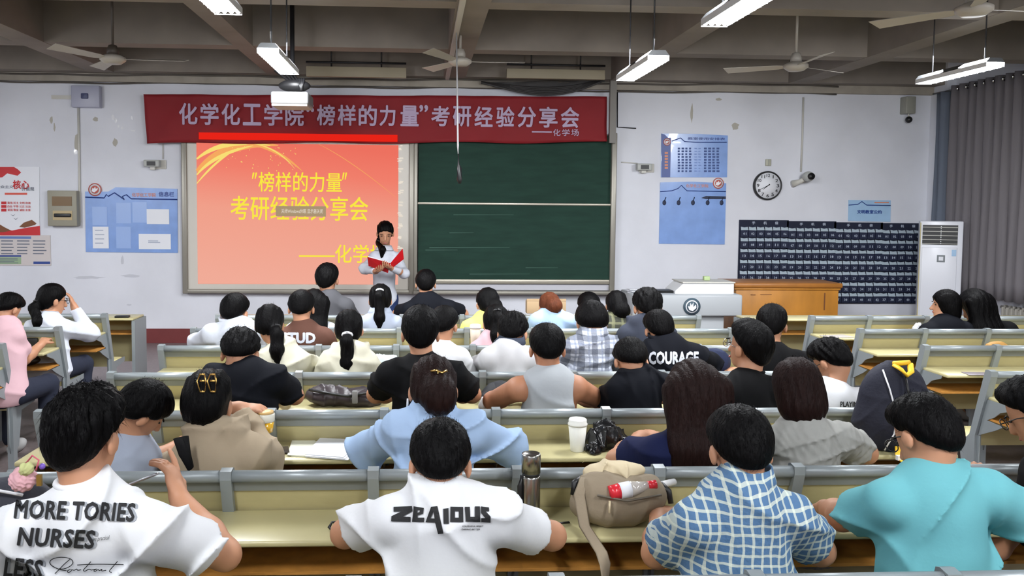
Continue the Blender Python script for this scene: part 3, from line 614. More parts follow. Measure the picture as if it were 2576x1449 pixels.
# podium (grey multimedia desk) -------------------------------------------------
def podium():
    Y=9.2; e0=at(1592,742,Y); e1=at(1869,742,Y); x0,x1=float(e0[0]),float(e1[0]); z1=float(e1[2]); z0=float(at(1700,796,Y)[2]); w=x1-x0
    e=empty('multimedia_podium',((x0+x1)/2,Y,0),'grey multimedia podium with round emblem beside the wooden lectern','podium'); G=mat('podium_grey',(168,172,176),.4)
    MB().box(-w/2,w/2,0,.6,z0,z1,0,.02).build('front_apron',G,e)
    MB().box(-w/2+.15,w/2-.18,.08,.55,0,z0,0,.01).build('pedestal',G,e)
    a=at(1697,711,Y+.15); b=at(1843,742,Y+.15); xa=float(a[0])-(x0+x1)/2; xb=float(b[0])-(x0+x1)/2; zt_=float(a[2])
    MB().prism([(xa,z1),(xb,z1),(xb,zt_),(xa+.1,zt_),(xa,z1+.03)],.12,.5).build('raised_console',M_white,e)
    MB().box(xa+.08,xb+.01,.1,.52,zt_,zt_+.012).build('console_lid',M_offw,e)
    c=at(1740,771,Y); r=.098; X=float(c[0])-(x0+x1)/2; Z=float(c[2]); dk=mat('emblem_slate',(66,84,96),.5)
    L_=MB().lathe([(r,-.006),(r,0)],(X,-.004,Z),28,0,'Y').lathe([(r*.74,-.008),(r*.74,-.006)],(X,-.004,Z),28,1,'Y').lathe([(r*.62,-.009),(r*.62,-.008)],(X,-.004,Z),28,0,'Y')
    k=r*.5; y=-.0145
    L_.add([(X-k,y,Z+.1*k),(X-k*.6,y,Z-k*.8),(X+k*.2,y,Z-k),(X+k,y,Z-k*.3),(X+k*.9,y,Z+k*.5),(X+k*.3,y,Z-.1*k),(X+k*.3,y,Z+k),(X-.1*k,y,Z+.2*k),(X-.4*k,y,Z+.9*k),(X-.5*k,y,Z)],[tuple(range(10))],1)
    L_.build('round_emblem',[dk,M_paper],e)
    # things on it
    p=at(1779,704,Y+.3); tag(MB().box(p[0]-.035,p[0]+.035,Y+.3,Y+.36,zt_+.013,zt_+.06,0,.006).build('chalk_box',mat('box_green',(170,190,140),.6)),'little green and white box on top of the podium console','box')
    for (px,lab,m,hh_) in ((1612,'sheaf of papers lying on the left of the podium',M_paper,.02),(1672,'flat black folder lying on the podium beside the console',M_black,.015)):
        p=at(px,738,Y+.2); b_=MB(); 
        for k in range(4):
            a_=random.uniform(-.3,.3); ca,sa=math.cos(a_),math.sin(a_); q=[(-.13,-.09),(.13,-.09),(.13,.09),(-.13,.09)]; zz=z1+.002+k*hh_/2
            P_=[(p[0]+x*ca-y*sa,Y+.28+x*sa+y*ca) for x,y in q]; b_.prism(P_,zz,zz+.004,0,'XY')
        tag(b_.build('paper_stack' if m is M_paper else 'folder',m),lab,'papers' if m is M_paper else 'folder')
podium()
def lectern():
    Y=9.86; a=at(1848,722,Y); b=at(2114,722,Y); x0,x1=float(a[0]),float(b[0]); zt_=float(at(1980,712,Y)[2]); w=x1-x0
    O=mat('lectern_wood',(196,132,50),.45,var=.3,vscale=5,stretch=(1,1,.4)); O2=mat('lectern_top_wood',(168,108,44),.45,var=.25)
    e=empty('wooden_lectern',((x0+x1)/2,Y,0),'worn orange wooden lectern desk with a moulded top','lectern')
    MB().box(-w/2+.02,w/2-.02,0,.55,0,zt_-.06,0,.004).build('body',O,e)
    MB().box(-w/2-.01,w/2+.02,-.03,.6,zt_-.06,zt_,0,.015).build('top_board',O2,e)
    MB().box(-w/2+.0,w/2+.0,-.014,.57,zt_-.085,zt_-.06,0,.006).build('moulding',O,e)
    MB().box(w/2-.2,w/2-.185,-.004,0,zt_-.33,zt_-.12).build('worn_scratch',mat('scratch_dark',(110,66,30),.7),e)
    MB().box(-w/2+.2,-w/2+.26,-.004,0,zt_-.15,zt_-.14).box(-w/2+.32,-w/2+.46,-.004,0,zt_-.145,zt_-.138).build('worn_scratch',mat('scratch_dark',(110,66,30),.7),e)
    p=at(1830,709,Y+.1); 
lectern()
def carton():
    p=at(1350,782,8.0); c=mat('cardboard',(176,150,118),.8); e=empty('cardboard_box',(float(at(1374,780,8.4)[0]),8.38,.765),'brown cardboard box standing on the front desk beyond the red-haired student','box')
    MB().box(-.2,.2,0,.12,0,.13,0,.004).build('carton_body',c,e); MB().box(-.2,.2,-.002,.02,.13,.15).build('open_flap',c,e)
carton()
# ------------------------------------------------------------------ ceiling things
M_tube=emis('tube_glow',(244,250,255),30.0); M_house=mat('fixture_housing',(90,92,94),.4,metal=.3); M_louv=mat('louver_white',(245,247,250),.3)
def fixture(x,y,z,label):
    e=empty('fluorescent_light',(x,y,z),label,'ceiling light','hanging fluorescent lights')
    MB().prism([(-.078,0),(.078,0),(.05,.035),(-.05,.035)],-.48,.48).build('housing',M_house,e)
    for s in (-.057,-.019,.019,.057): MB().tube([(s,-.47,-.018),(s,.47,-.018)],.0165,10).build('tube',M_tube,e)
    for s in (-.076,.076): MB().box(s-.002,s+.002,-.48,.48,-.036,0).build('side_reflector',M_louv,e)
    b=MB()
    for k in range(13): yy=-.48+k*.08; b.box(-.076,.076,yy-.001,yy+.001,-.04,-.034)
    b.build('louver_blades',M_louv,e)['kind']='stuff'
    for s in (-.35,.35): MB().tube([(0,s,.035),(0,s,ZC-z)],.006,6).build('hanger_rod',M_black,e)
flab=['lit fluorescent light hanging above the projector, left of centre','lit fluorescent light cut by the top edge, left of centre','left fluorescent light above the front desks','left fluorescent light at the back of the room',
 'lit fluorescent light hanging right of the banner','large lit fluorescent light cut by the top edge, right of centre','middle fluorescent light above the back rows','middle fluorescent light at the back of the room',
 'lit fluorescent light near the curtains at the upper right','right fluorescent light nearer the camera by the windows','right fluorescent light above the back rows','right fluorescent light at the back of the room','far left fluorescent light near the front','far left fluorescent light over the middle rows','far left fluorescent light over the back rows']
for (x,y,z),l in zip(FIX,flab): fixture(x,y,z,l)
M_fan=mat('fan_white',(176,170,160),.4); M_fand=mat('fan_dark',(74,66,58),.5)
def fan(px,py,Y,label,rot,m):
    p=at(px,py,Y); e=empty('ceiling_fan',tuple(p),label,'ceiling fan','ceiling fans'); z=ZC-p[2]
    MB().lathe([(0.001,-.03),(.07,-.03),(.11,0),(.11,.025),(.06,.05),(.001,.05)],n=20).build('motor',M_fan,e)
    MB().lathe([(.001,.14),(.035,.13),(.05,.09),(.05,.05)],n=14).build('canopy',m,e); MB().tube([(0,0,.1),(0,0,z)],.012,8).build('down_rod',m,e)
    for k in range(3):
        a=rot+k*2*math.pi/3; ca,sa=math.cos(a),math.sin(a); q=[(.1,-.03),(.16,-.05),(.62,-.065),(.64,.06),(.16,.035),(.1,.02)]
        vs=[(x*ca-y*sa,x*sa+y*ca,.012+(y)*.25) for x,y in q]; vs+=[(v[0],v[1],v[2]+.004) for v in vs]; n=6
        MB().add(vs,[tuple(range(n-1,-1,-1)),tuple(range(n,2*n))]+[(i,(i+1)%n,(i+1)%n+n,i+n) for i in range(n)]).build('blade',M_fan,e)
fan(284,152,7.6,'ceiling fan at the left with one dark-edged blade reaching right',.05,M_fand); fan(2002,170,7.6,'ceiling fan hanging between the lights at the right',.5,M_fan)
fan(1158,158,8.2,'pale ceiling fan in front of the central beam above the banner',.0,M_fan); fan(2450,28,5.2,'large pale ceiling fan at the upper right corner',2.2,M_fan)
# conduits on the central beam
xc=(LB[1][0]+LB[1][1])/2
b=MB().box(LB[1][0]+.02,LB[1][0]+.07,1,D-.35,ZB-.035,ZB,0,.004); tag(b.build('cable_trunking',M_offw),'white cable trunking running along the underside of the central beam','cable trunking')
p=at(1212,14,5.6); tag(MB().box(p[0]-.06,p[0]+.06,5.5,5.75,ZB-.05,ZB,0,.004).build('ceiling_box',mat('box_tan',(160,150,134),.6)),'tan box fixed under the central beam at the top of the picture','junction box')
# projector
def projector():
    Y=7.3; a=at(680,228,Y); b=at(775,255,Y); w=float(b[0]-a[0]); X=float(a[0]+b[0])/2; z0=float(at(720,262,Y)[2])
    e=empty('projector',(X,Y,z0),'white projector hanging from the ceiling in front of the red banner','projector')
    MB().box(-w/2,w/2,0,.36,0,.11,0,.018).build('casing',mat('projector_casing',(118,118,118),.5),e)
    MB().box(-w/2+.01,w/2-.01,.01,.35,-.012,.004).build('underside',mat('projector_underside',(190,170,160),.6),e)
    MB().lathe([(.035,0),(.04,.03)],(.06,.36,.06),16,0,'Y').build('lens',M_black,e)
    MB().box(.05,.09,-.004,0,.03,.1).build('port_panel',M_ink,e)
    MB().tube([(0,.18,.11),(0,.18,.16),(.0,.18,ZC-z0)],[.05,.02,.02],10).build('ceiling_mount',M_black,e)
    b_=MB(); 
    for k in range(4): b_.tube([(.02*k-.04,.16,ZB-z0-.5+.02*k),(-.14+.03*k,.1,.30+.03*k),(.0+.02*k,.15,.2),(.12-.02*k,.05,.22),(.1,.02,.12)],.012,6)
    b_.build('cable_bundle',M_black,e)
    MB().sphere((.03,.1,.17),(.14,.08,.055),12).build('cable_coil',M_black,e)
projector()
# hanging microphone
def mic():
    Y=7.9; top=at(1149,180,Y); z1=float(at(1154,392,Y)[2]); z2=float(at(1158,462,Y)[2]); X=float(at(1153,390,Y)[0]); dz=X-float(top[0])
    e=empty('hanging_microphone',(X,Y,z2),'black hanging microphone on a white drop rod in front of the chalkboard','microphone')
    MB().tube([(0,0,.27),(-.005,0,.35),(-.03,0,3.9-z2-.25)],[.005,.009,.006],8).build('drop_rod',mat('rod_white',(170,170,172),.4),e)
    MB().tube([(.015,0,0),(.013,0,.04),(.01,0,.14),(.004,0,.18),(0,0,.28)],[.012,.026,.024,.01,.006],12).build('microphone_body',M_black,e)
mic()
# screen roller and fluorescent board lights on the front beam
def boardlight(px0,px1,py0,py1,label):
    Y=D-.75; a=at(px0,py0,Y); b=at(px1,py1,Y); X=float(a[0]+b[0])/2; w=float(b[0]-a[0]); e=empty('board_lamp',(X,Y,float(b[2])),label,'board lamp','unlit lamps above the boards'); h_=float(a[2]-b[2])
    MB().box(-w/2,w/2,0,.05,0,h_,0,.004).build('reflector',mat('lamp_beige',(150,140,118),.6),e); MB().tube([(-w/2,.0,h_+.05),(w/2,0,h_+.05)],.014,6).build('bracket_rail',M_black,e)
    for s in (-.25,.25): MB().tube([(s*w,.02,h_),(s*w,.02,ZC-float(b[2]))],.01,6).build('bracket',M_black,e)
boardlight(770,1022,166,196,'unlit beige board lamp with dark rail, left of the central beam'); boardlight(1275,1522,172,200,'unlit beige board lamp with dark rail, right of the central beam')
def swag():
    b=MB(); 
    for k in range(5):
        pts=[]
        for t in np.linspace(0,1,16):
            px=1210+t*310; py=208-t*6+(22+k*5)*math.sin(math.pi*t)*(.6+.4*t)
            pts.append(tuple(at(px,py,D-.14-.012*k)))
        b.tube(pts,.022-.002*k,5,0,True,True)
    # sagging cloth between
    vs=[];fs=[]
    for j in range(4):
        for i in range(17):
            t=i/16; px=1225+t*295; py=206-t*5+(36*j/3)*math.sin(math.pi*t)*(.55+.45*t)+1; vs.append(tuple(at(px,py,D-.12-.02*math.sin(j*2+i))))
    for j in range(3):
        for i in range(16): a=j*17+i; fs.append((a,a+1,a+18,a+17))
    b.add(vs,fs,0,True); tag(b.build('sagging_cable_bundle',mat('bundle_dark',(62,60,60),.7)),'dark bundle of cables and cloth sagging above the right part of the banner','cable')
swag()
# ================================================================== BENCH ROWS
R=[2.07,2.965,3.845,4.72,5.62,6.40,7.17]      # depth of each row's top rail
PITCH=.52
def plate_with_holes(th=.006):
    cu=bpy.data.curves.new('p','CURVE'); cu.dimensions='2D'; cu.fill_mode='BOTH'; cu.extrude=th/2
    def poly(pts):
        s=cu.splines.new('POLY'); s.points.add(len(pts)-1)
        for p,(x,y) in zip(s.points,pts): p.co=(x,y,0,1)
        s.use_cyclic_u=True
    poly([(.08,.50),(.16,.50),(.2,.46),(.46,.46),(.46,.42),(.26,.40),(.21,.16),(.10,.12),(.08,.2)])
    for z,r in ((.40,.026),(.31,.028),(.22,.028)): poly([(.145+r*math.cos(a),z+r*math.sin(a)) for a in np.linspace(0,2*math.pi,15)[:-1]])
    o=bpy.data.objects.new('p',cu); COL.objects.link(o); dg=bpy.context.evaluated_depsgraph_get(); dg.update(); me=bpy.data.meshes.new_from_object(o.evaluated_get(dg)); bpy.data.objects.remove(o)
    for v in me.vertices: x,y,z=v.co; v.co=(z,x,y)
    me.name='seat_support'; me.update(); return me
PM={}
def protos():
    lean=lambda z:.25*(.905-z)
    b=MB(); pf=[(-.0235,.911),(.012,.916),(.03,.91),(lean(.5)+.045,.5),(lean(.5)+.05,.03),(lean(.5)+.12,0),(lean(.5)-.06,0),(lean(.5)-.005,.03),(lean(.5)-.005,.5),(-.024,.88)]
    b.prism(pf,-.020,.020,0,'YZ'); b.prism([(.02,.735),(-.2,.735),(-.19,.715),(-.09,.68),(-.04,.64),(.04,.60),(.07,.6)],-.003,.003,0,'YZ'); b.prism([(.06,.61),(-.12,.605),(-.06,.57),(.09,.5)],-.003,.003,0,'YZ')
    m=b.mesh('post'); m.materials.append(M_steel); PM['post']=m
    w=PITCH
    b=MB().tube([(0,0,.887),(w,0,.887)],.022,12); m=b.mesh('top_rail'); m.materials.append(M_steel); PM['top_rail']=m
    b=MB().prism([(lean(.87)-.006,.87),(lean(.87)+.012,.87),(lean(.83)+.012,.83),(lean(.83)-.006,.83)],0,w,0,'YZ'); m=b.mesh('metal_band'); m.materials.append(M_steel2); PM['metal_band']=m
    b=MB().prism([(lean(.835),.835),(lean(.835)+.014,.835),(lean(.6)+.03,.6),(lean(.43)+.014,.43),(lean(.43),.43),(lean(.6)+.016,.6)],.0,w,0,'YZ'); m=b.mesh('back_panel'); m.materials.append(M_panel); PM['back_panel']=m
    bb=MB(); bb.box(.03,w-.03,.15,.50,.425,.45,0,.012); m=bb.mesh('seat'); m.materials.append(mat('seat_cream',(214,204,150),.35)); PM['seat']=m
    m=plate_with_holes(); m.materials.append(M_steel); PM['seat_support']=m
    for n in (2,3,4):
        bb=MB().box(0,n*w,-.255,lean(.75)-.002,.73,.752,0,.008); m=bb.mesh('desktop'); m.materials.append(M_desk); m.materials.append(M_edge); PM['desktop%d'%n]=m
        bb=MB().box(0,n*w,-.20,lean(.62)-.002,.614,.626); m=bb.mesh('book_shelf'); m.materials.append(M_edge); PM['shelf%d'%n]=m
protos()
def part(name,key,par,loc):
    o=bpy.data.objects.new(name,PM[key]); COL.objects.link(o); o.parent=par; o.location=loc; return o
def bench(label,x0,n,Y,desks,group,seats=True,lone=False):
    e=empty('bench_desk_row',(x0,Y,0),label,'bench desk',group)
    for i in range(n+1):
        part('post','post',e,(i*PITCH,0,0))
        if seats: part('seat_support','seat_support',e,(i*PITCH,0,0))
    for i in range(n):
        part('top_rail','top_rail',e,(i*PITCH,0,0)); part('metal_band','metal_band',e,(i*PITCH,0,0)); part('back_panel','back_panel',e,(i*PITCH,0,0))
        if seats: part('seat','seat',e,(i*PITCH,0,0))
    x=0
    for d in desks: part('desktop','desktop%d'%d,e,(x*PITCH,0,0)); part('book_shelf','shelf%d'%d,e,(x*PITCH,0,0)); x+=d
    return e
ord_=['nearest','second','third','fourth','fifth','sixth','seventh']
ident=['cut off by the bottom edge of the picture','with the steel thermos and beige satchel on its desk','with the white paper cup on its desk','running behind the grey tank top','running behind the cream hooded shirt','running behind the pink shirt','farthest of the middle rows']
for k in range(7):
    bench('%s middle row of bench desks, %s'%(ord_[k],ident[k]),-1.73,8,R[k],[4,4],'bench desk rows, middle block')
for k,x0,lb in ((3,3.36,'right block row at the right edge of the picture, only its end post showing'),(4,3.515,'right block row with a paper on its desk, behind the navy backpack'),(5,3.47,'right block row in front of the two dark-haired women'),(6,3.44,'farthest right block row, with a booklet on its desk'),(2,3.4,'right block row nearest the camera')):
    bench(lb,x0,6,R[k]-.02,[3,3],'bench desk rows, right block')
for k,x1,lb in ((4,-2.80,'left block row at the left picture edge behind the pink shirt'),(5,-2.76,'left block row with a black case on its desk'),(6,-2.70,'left block row behind the student raising her hand'),(3,-2.82,'left block row outside the nearest left edge')):
    bench(lb,x1-6*PITCH,6,R[k]+.06,[3,3],'bench desk rows, left block')
# first-row desks without seats
def front_desk(label,x0,n,Y):
    e=empty('front_desk',(x0,Y,0),label,'desk','front desks before the first rows'); w=n*PITCH
    MB().box(0,w,-.02,.30,.745,.765,0,.006).build('desktop',M_desk,e); MB().box(0,w,.06,.30,.6,.612).build('book_shelf',M_edge,e); MB().box(0,w,.29,.304,.3,.745).build('front_panel',M_panel,e)
    for i in range(0,n+1,1 if n<3 else 2): MB().box(i*PITCH-.015,i*PITCH+.015,-.01,.32,.03,.745).box(i*PITCH-.02,i*PITCH+.02,-.1,.4,0,.03).build('leg',M_steel,e)
front_desk('front desk of the left block with a dark phone lying on it',-2.72-4*PITCH,4,8.0); front_desk('front desk of the middle block, hidden behind the first students',-1.73,8,8.0); front_desk('front desk of the right block, left end beside the wooden lectern',3.2,6,8.0)
# ================================================================== PEOPLE
def axis(lo,hi,base,bands=()):
    xs=[lo]
    while xs[-1]<hi:
        x=xs[-1]; st=base
        for a,b,s in bands:
            if a-base<=x<=b: st=min(st,s) if s<base else max(st,s)
        xs.append(x+st)
    return np.array(xs,dtype=np.float32)
class Fld:
    def __init__(s,xs,ys,zs): s.x,s.y,s.z=xs,ys,zs; s.v=np.full((len(xs),len(ys),len(zs)),.5,np.float32)
    def blk(s,lo,hi):
        sl=[]
        for a,l,h in zip((s.x,s.y,s.z),lo,hi):
            i=max(0,np.searchsorted(a,l)-1); j=min(len(a),np.searchsorted(a,h)+1)
            if j<=i: return None
            sl.append(slice(i,j))
        return tuple(sl),s.x[sl[0]][:,None,None],s.y[sl[1]][None,:,None],s.z[sl[2]][None,None,:]
    def _u(s,sl,d,k):
        a=s.v[sl]
        if k>0:
            h=np.maximum(k-np.abs(a-d),0)/k; s.v[sl]=np.minimum(a,d)-h*h*k*.25
        else: s.v[sl]=np.minimum(a,d)
    def cone(s,a,b,ra,rb,k=.02,cut=None,sub=False,flat=None):
        a=np.array(a,float);b=np.array(b,float); m=max(ra,rb)+.05
        r=s.blk(np.minimum(a,b)-m,np.maximum(a,b)+m)
        if r is None: return
        sl,X,Y,Z=r; ab=b-a; L2=max(ab.dot(ab),1e-9)
        px,py,pz=X-a[0],Y-a[1],Z-a[2]
        t0=(px*ab[0]+py*ab[1]+pz*ab[2])/L2; t=np.clip(t0,0,1)
        dx,dy,dz=px-ab[0]*t,py-ab[1]*t,pz-ab[2]*t
        d=np.sqrt(dx*dx+dy*dy+dz*dz)-(ra+(rb-ra)*t)
        if cut is not None: d=np.maximum(d,(t0-cut)*math.sqrt(L2))
        if sub: s.v[sl]=np.maximum(s.v[sl],-d)
        else: s._u(sl,d.astype(np.float32),k)
    def ell(s,c,r,k=.02,M=None,sub=False):
        c=np.array(c,float); r=np.array(r,float); m=r.max()+.05
        q=s.blk(c-m,c+m)
        if q is None: return
        sl,X,Y,Z=q; px,py,pz=X-c[0],Y-c[1],Z-c[2]
        if M is None: u,v,w=px,py,pz
        else:
            u=px*M[0][0]+py*M[0][1]+pz*M[0][2]; v=px*M[1][0]+py*M[1][1]+pz*M[1][2]; w=px*M[2][0]+py*M[2][1]+pz*M[2][2]
        k0=np.sqrt((u/r[0])**2+(v/r[1])**2+(w/r[2])**2); k1=np.sqrt((u/r[0]**2)**2+(v/r[1]**2)**2+(w/r[2]**2)**2)+1e-6
        d=k0*(k0-1)/k1
        if sub: s.v[sl]=np.maximum(s.v[sl],-d)
        else: s._u(sl,d.astype(np.float32),k)
    def plane(s,p,n):      # keep the side opposite to n
        d=(s.x[:,None,None]-p[0])*n[0]+(s.y[None,:,None]-p[1])*n[1]+(s.z[None,None,:]-p[2])*n[2]
        s.v=np.maximum(s.v,d.astype(np.float32))
def snets(val,xs,ys,zs):
    s=val<0
    c=np.zeros(tuple(n-1 for n in s.shape),np.int8)
    for i in (0,1):
        for j in (0,1):
            for k in (0,1): c+=s[i:s.shape[0]-1+i,j:s.shape[1]-1+j,k:s.shape[2]-1+k]
    I,J,K=np.nonzero((c>0)&(c<8))
    if len(I)==0: return None,None
    idm=np.full(c.shape,-1,np.int32); idm[I,J,K]=np.arange(len(I))
    off=[(i,j,k) for i in (0,1) for j in (0,1) for k in (0,1)]
    vv=np.stack([val[I+o[0],J+o[1],K+o[2]] for o in off],1)
    acc=np.zeros((len(I),3)); cnt=np.zeros(len(I))
    for a in range(8):
        for b in range(a+1,8):
            d=[off[b][q]-off[a][q] for q in range(3)]
            if sum(map(abs,d))!=1: continue
            m=(vv[:,a]<0)!=(vv[:,b]<0); t=vv[m,a]/(vv[m,a]-vv[m,b])
            for q in range(3): acc[m,q]+=off[a][q]+d[q]*t
            cnt[m]+=1
    acc/=cnt[:,None]
    P=np.stack([xs[I]+(xs[I+1]-xs[I])*acc[:,0],ys[J]+(ys[J+1]-ys[J])*acc[:,1],zs[K]+(zs[K+1]-zs[K])*acc[:,2]],1)
    Q=[]
    e=s[:-1]!=s[1:]; i,j,k=np.nonzero(e[:,1:-1,1:-1]); j+=1;k+=1
    q=np.stack([idm[i,j-1,k-1],idm[i,j,k-1],idm[i,j,k],idm[i,j-1,k]],1); f=~s[i,j,k]; q[f]=q[f][:,::-1]; Q.append(q)
    e=s[:,:-1]!=s[:,1:]; i,j,k=np.nonzero(e[1:-1,:,1:-1]); i+=1;k+=1
    q=np.stack([idm[i-1,j,k-1],idm[i-1,j,k],idm[i,j,k],idm[i,j,k-1]],1); f=~s[i,j,k]; q[f]=q[f][:,::-1]; Q.append(q)
    e=s[:,:,:-1]!=s[:,:,1:]; i,j,k=np.nonzero(e[1:-1,1:-1,:]); i+=1;j+=1
    q=np.stack([idm[i-1,j-1,k],idm[i,j-1,k],idm[i,j,k],idm[i-1,j,k]],1); f=~s[i,j,k]; q[f]=q[f][:,::-1]; Q.append(q)
    Q=np.concatenate(Q); return P,Q[(Q>=0).all(1)]
def np_mesh(name,P,Q):
    me=bpy.data.meshes.new(name); me.vertices.add(len(P)); me.vertices.foreach_set('co',P.astype(np.float32).ravel())
    me.loops.add(Q.size); me.loops.foreach_set('vertex_index',Q.astype(np.int32).ravel()); me.polygons.add(len(Q)); me.polygons.foreach_set('loop_start',np.arange(0,Q.size,4,dtype=np.int32))
    try: me.polygons.foreach_set('loop_total',np.full(len(Q),4,np.int32))
    except Exception: pass
    me.polygons.foreach_set('use_smooth',np.ones(len(Q),bool)); me.update(calc_edges=True); me.validate(); return me
def f_obj(name,fld,m,par,org):
    P,Q=snets(fld.v,fld.x,fld.y,fld.z)
    if P is None: return None
    o=link(name,np_mesh(name,P-np.array(org),Q),par,[m]); return o
def unit(v): v=np.array(v,float); return v/max(np.linalg.norm(v),1e-9)
def rot(yaw,pitch,roll):
    """columns = head x,y,z axes in world; pitch>0 looks down, yaw>0 turns left"""
    Rz=np.array(Matrix.Rotation(yaw,3,'Z')); Rx=np.array(Matrix.Rotation(-pitch,3,'X')); Ry=np.array(Matrix.Rotation(roll,3,'Y')); return Rz@Rx@Ry
SK=(186,134,103)
M_skin=mat('skin',SK,.55,bump=.03,bscale=90,var=.06,vscale=12)
M_skin2=mat('skin_tan',(172,118,88),.55,bump=.03,bscale=90,var=.06,vscale=12)
def hairmat(name,rgb,r=.5): return mat(name,rgb,r,bump=.55,bscale=30,stretch=(5,5,.9),var=.35,vscale=16,spec=.08)
M_hair=hairmat('hair_black',(7,6,7)); M_hbr=hairmat('hair_dark_brown',(34,20,18)); M_hred=hairmat('hair_chestnut',(92,50,32))
def cloth(name,rgb,r=.85,bump=.2): return mat('cloth_'+name,rgb,r,bump=bump,bscale=18,var=.06,vscale=5,spec=.15)
M_jean=cloth('dark_trousers',(44,48,62)); M_shoe=mat('shoe_white',(190,190,190),.6)
M_lip=mat('lips',(170,96,88),.5); M_eye=mat('eye_dark',(20,16,14),.3); M_eyew=mat('eye_white',(225,222,216),.3)
def fold_noise(f,amp,seed,fr=1.0,dirx=.6):
    rs=np.random.RandomState(seed); X=f.x[:,None,None];Y=f.y[None,:,None];Z=f.z[None,None,:]
    a=rs.uniform(0,6,9)
    w=.75*np.sin(5.1*fr*X+3.2*fr*Z+a[0])+.55*np.sin(8.3*fr*Z-4.1*fr*X+a[1]+5*fr*Y)
    t1=1-np.abs(np.sin(13*fr*X*dirx+15*fr*Z+w*1.4+a[2])); t2=1-np.abs(np.sin(-15*fr*X*dirx+14*fr*Z+w*1.7+a[3])); t3=1-np.abs(np.sin(21*fr*X+7*fr*Z+w*1.2+a[6]))
    m1=.5+.5*np.sin(6*fr*X+a[5]+5*fr*Z); m2=.5+.5*np.sin(9*fr*Z+a[7]-4*fr*X); m3=.5+.5*np.sin(11*fr*X+a[8]+9*fr*Y)
    d=amp*(1.5*t1**3*m1+1.4*t2**4*(1-m1)+.9*t3**3*m2*m3+.25*np.sin(9*fr*X+7*fr*Z+w)-.25)
    f.v=f.v-d.astype(np.float32)
PEOPLE={}
def hand(f,W,dr,nr,curl=.5,spread=0.,side=1,s=1.,thumb=.8,point=False):
    dr=unit(dr); nr=unit(np.array(nr)-dr*np.dot(nr,dr)); x=np.cross(dr,nr)*side
    M=np.array([x,dr,nr]); W=np.array(W,float)
    f.cone(W-dr*.03,W+dr*.02,.026*s,.024*s,.015,flat=None)
    f.ell(W+dr*.048*s,(.040*s,.050*s,.0165*s),.014,M)
    for i,L in enumerate((.070,.078,.073,.058)):
        base=W+dr*.082*s+x*(.029-.0193*i)*s; a=base; cu=curl
        if point and i==0: cu=.1
        d=unit(dr+x*(.1-.07*i)*(1+spread))
        r0=.0098*s
        for q,l in enumerate((.45,.31,.24)):
            ang=cu*(1.0 if q==0 else 1.1); c_,s_=math.cos(ang),math.sin(ang)
            d=unit(d*c_+nr*s_) if q or cu>0 else d
            b=a+d*L*l*s; f.cone(a,b,r0*(1-.08*q),r0*(1-.08*(q+1)),.003); a=b
            nr2=nr
    a=W+dr*.018*s+x*.028*s; d=unit(x*.8+dr*.7+nr*.35*thumb)
    b=a+d*.042*s; f.cone(a,b,.0135*s,.011*s,.008); c=b+unit(dr*.9+x*.15+nr*.5*thumb)*.033*s; f.cone(b,c,.0105*s,.009*s,.003)
